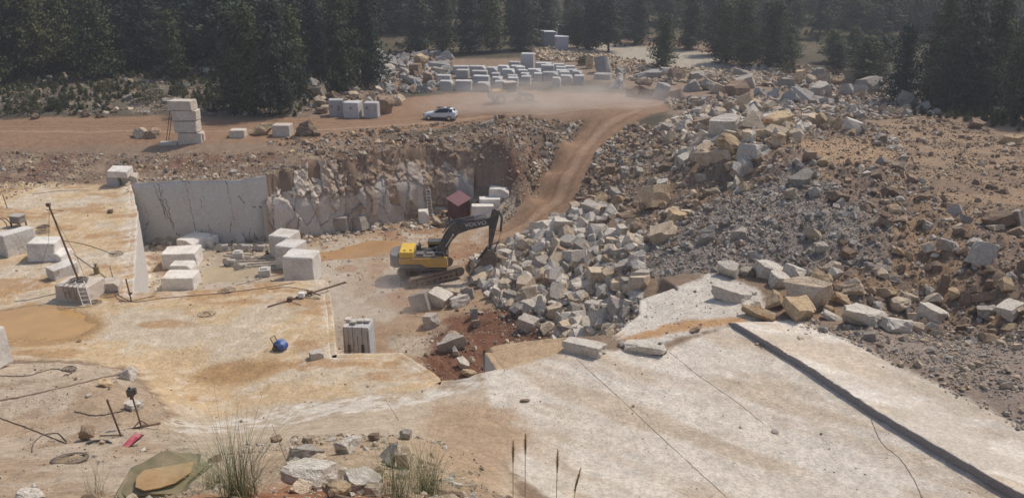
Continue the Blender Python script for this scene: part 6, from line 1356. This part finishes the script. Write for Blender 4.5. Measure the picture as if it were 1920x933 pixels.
# ------------------------------------------------------------------ foreground grass
GRS = [plain_mat('green_grass_blade', (.13,.15,.06), .6, 0, .3, 4), plain_mat('dry_grass_blade', (.36,.29,.15), .7, 0, .25, 4)]
def grass_clump(base, n, L, spread, label, dry=.3, seed=0):
    r = random.Random(seed); e = empty('grass_clump', base, 0, label, 'grass clump')
    for kind in (0, 1):
        V = []; F = []
        for _ in range(int(n * (dry if kind else 1 - dry))):
            a = r.uniform(0, 2*math.pi); out = abs(r.gauss(0, .75)) * spread; l = L * r.uniform(.55, 1.15); w_ = r.uniform(.0022,.0048); b0 = Vector((r.gauss(0,.13), r.gauss(0,.09), -.03))
            d = Vector((math.cos(a), math.sin(a), 0)); sidev = Vector((-d.y, d.x, 0)) * w_; i0 = len(V); droop_ = r.uniform(.1,.6)
            for k in range(6):
                f = k / 5; q = b0 + d * out * (f ** 1.5) * l + Vector((0, 0, l * (f - droop_ * f ** 3 * out))); ww = sidev * (1 - .85 * f); V += [tuple(q - ww), tuple(q + ww)]
            for k in range(5): F.append((i0+2*k, i0+2*k+1, i0+2*k+3, i0+2*k+2))
        if F: link('blades', np_mesh('blades', V, F), GRS[kind], e)
    return e
def at_dist(px, py, t): d = Vector(pix_dir(px, py)); return Vector((0,0,CAM_H)) + d * t
def gpt(x, y): return Vector((x, y, hz(x, y)))
g = ground(450, 930)[0]; grass_clump(g, 330, 1.45, 1.5, 'large green grass clump left of the front rocks', .2, 1)
g = ground(800, 930)[0]; grass_clump(g, 360, 1.35, 1.6, 'large green grass clump right of the front rocks', .25, 2)
g = ground(745, 931)[0]; grass_clump(g, 150, 1.1, 1.3, 'lower green grass clump among the front rocks', .3, 6)
g = ground(180, 932)[0]; grass_clump(g, 60, 1.5, .8, 'sparse thin grass clump left of the olive sheets', .6, 3)
g = ground(395, 915)[0]; grass_clump(g, 110, 1.0, .9, 'small grass clump just right of the olive sheets', .4, 4)
def seed_head(px_top, py_top, y, ln, lean, label):
    d = pix_dir(px_top, py_top); t = y / d[1]; top = Vector((d[0]*t, y, CAM_H + d[2]*t)); base = gpt(top.x - lean * .6, y - .15); mt = plain_mat('dry_seed_head', (.40,.30,.14), .8, 0, .2, 8)
    e = empty('seed_stalk', base, 0, label, 'dry grass stalk', 'dry seed stalks in front of the pale slab'); tv = top - base
    m = MB(); m.tube([Vector((0,0,0)), tv*.5 - Vector((lean*.1,0,0)), tv], .0035, 5); m.build('stem', mt, e)
    V = []; F = []; r = random.Random(px_top)
    dr = (tv - tv * .5 + Vector((lean*.35,0,0))).normalized()
    for k in range(34):
        f = k / 34; c = tv + dr * (f - .45) * ln; a = k * 2.4; o_ = Vector((math.cos(a), math.sin(a)*.6, .9)).normalized(); s = .020 * (1 - abs(f - .4)) ; q = c + (dr * .7 + o_ * .6).normalized() * s * 3.2; sd_ = o_.cross(dr).normalized() * s * .5
        i0 = len(V); V += [tuple(c - sd_), tuple(c + sd_), tuple(q + sd_*.2), tuple(q - sd_*.2)]; F.append((i0,i0+1,i0+2,i0+3))
    link('seed_head', np_mesh('seed_head', V, F), mt, e)
seed_head(962, 850, 6.2, .24, 0, 'upright dry seed stalk, leftmost before the pale slab')
seed_head(985, 835, 6.4, .22, 0, 'upright dry seed stalk beside the leftmost one')
seed_head(1045, 868, 6.2, .24, .02, 'upright dry seed stalk third from the left')
seed_head(1082, 902, 6.2, .26, .25, 'leaning feathery dry seed stalk, rightmost of the four')
for i, (x, y, h_, l_, lab) in enumerate([(490, 700, 5.5, 0, ''), ]): pass
def stalk(px0, py0, px1, py1, t0, t1, label):
    a = ground(px0, py0)[0]; b = at_dist(px1, py1, (a - Vector((0,0,CAM_H))).length * .99); m = MB(); m.rod(a, b, .012, 5, .006); tag(m.build('thin_stick', RUST), label, 'stick')
stalk(536, 861, 510, 795, 0, 0, 'thin dark stick leaning over the front rocks'); stalk(748, 788, 722, 748, 0, 0, 'thin stick leaning above the right front rocks')
# ------------------------------------------------------------------ dust and haze
def vol_mat(name, dens, col, noise_sc=None, aniso=.2):
    m = bpy.data.materials.new(name); m.use_nodes = True; t = m.node_tree; t.nodes.clear(); o = t.nodes.new('ShaderNodeOutputMaterial'); v = t.nodes.new('ShaderNodeVolumePrincipled')
    v.inputs['Color'].default_value = tuple(col) + (1,); v.inputs['Density'].default_value = dens; v.inputs['Anisotropy'].default_value = aniso
    if noise_sc:
        tc = t.nodes.new('ShaderNodeTexCoord'); gr = t.nodes.new('ShaderNodeTexGradient'); gr.gradient_type = 'SPHERICAL'; t.links.new(tc.outputs['Object'], gr.inputs[0])
        n = noise_node(t, noise_sc, 4, .6, tc.outputs['Object']); r1 = ramp(t, n.outputs[0], .38, .66, (0,0,0), (1,1,1)); mu = nn(t, 'ShaderNodeMath', operation='MULTIPLY'); t.links.new(gr.outputs[1], mu.inputs[0]); t.links.new(r1.outputs[0], mu.inputs[1])
        m2 = nn(t, 'ShaderNodeMath', operation='MULTIPLY'); t.links.new(mu.outputs[0], m2.inputs[0]); m2.inputs[1].default_value = dens; t.links.new(m2.outputs[0], v.inputs['Density'])
    t.links.new(v.outputs[0], o.inputs['Volume']); return m
def dust(px, py, rx, ry, rz, dens, label, z=None):
    p, t = ground(px, py); bm = bmesh.new(); bmesh.ops.create_icosphere(bm, subdivisions=3, radius=1.0); me = bpy.data.meshes.new('dust'); bm.to_mesh(me); bm.free()
    o = link('dust', me, vol_mat('dust', dens, (.97,.88,.78), 2.6)); o.location = (p.x, p.y, p.z + rz * .25 if z is None else z); o.scale = (rx, ry, rz); tag(o, label, None, None, 'stuff')
dust(935, 212, 13, 5, 4.0, .42, 'brown dust cloud trailing behind the white car')
dust(1080, 205, 18, 8, 4.6, .30, 'thin brown dust hanging over the bend of the haul road')
dust(700, 620, 6.0, 4.5, 6.0, .22, 'thin pale dust drifting in the notch of the bench', 3.0)
m = MB(); m.box(-520, 520, -130, 960, -8, 125); tag(m.build('haze', vol_mat('haze', .0005, (.80,.84,.92), None, .3)), 'thin pale haze in the air', None, None, 'stuff')
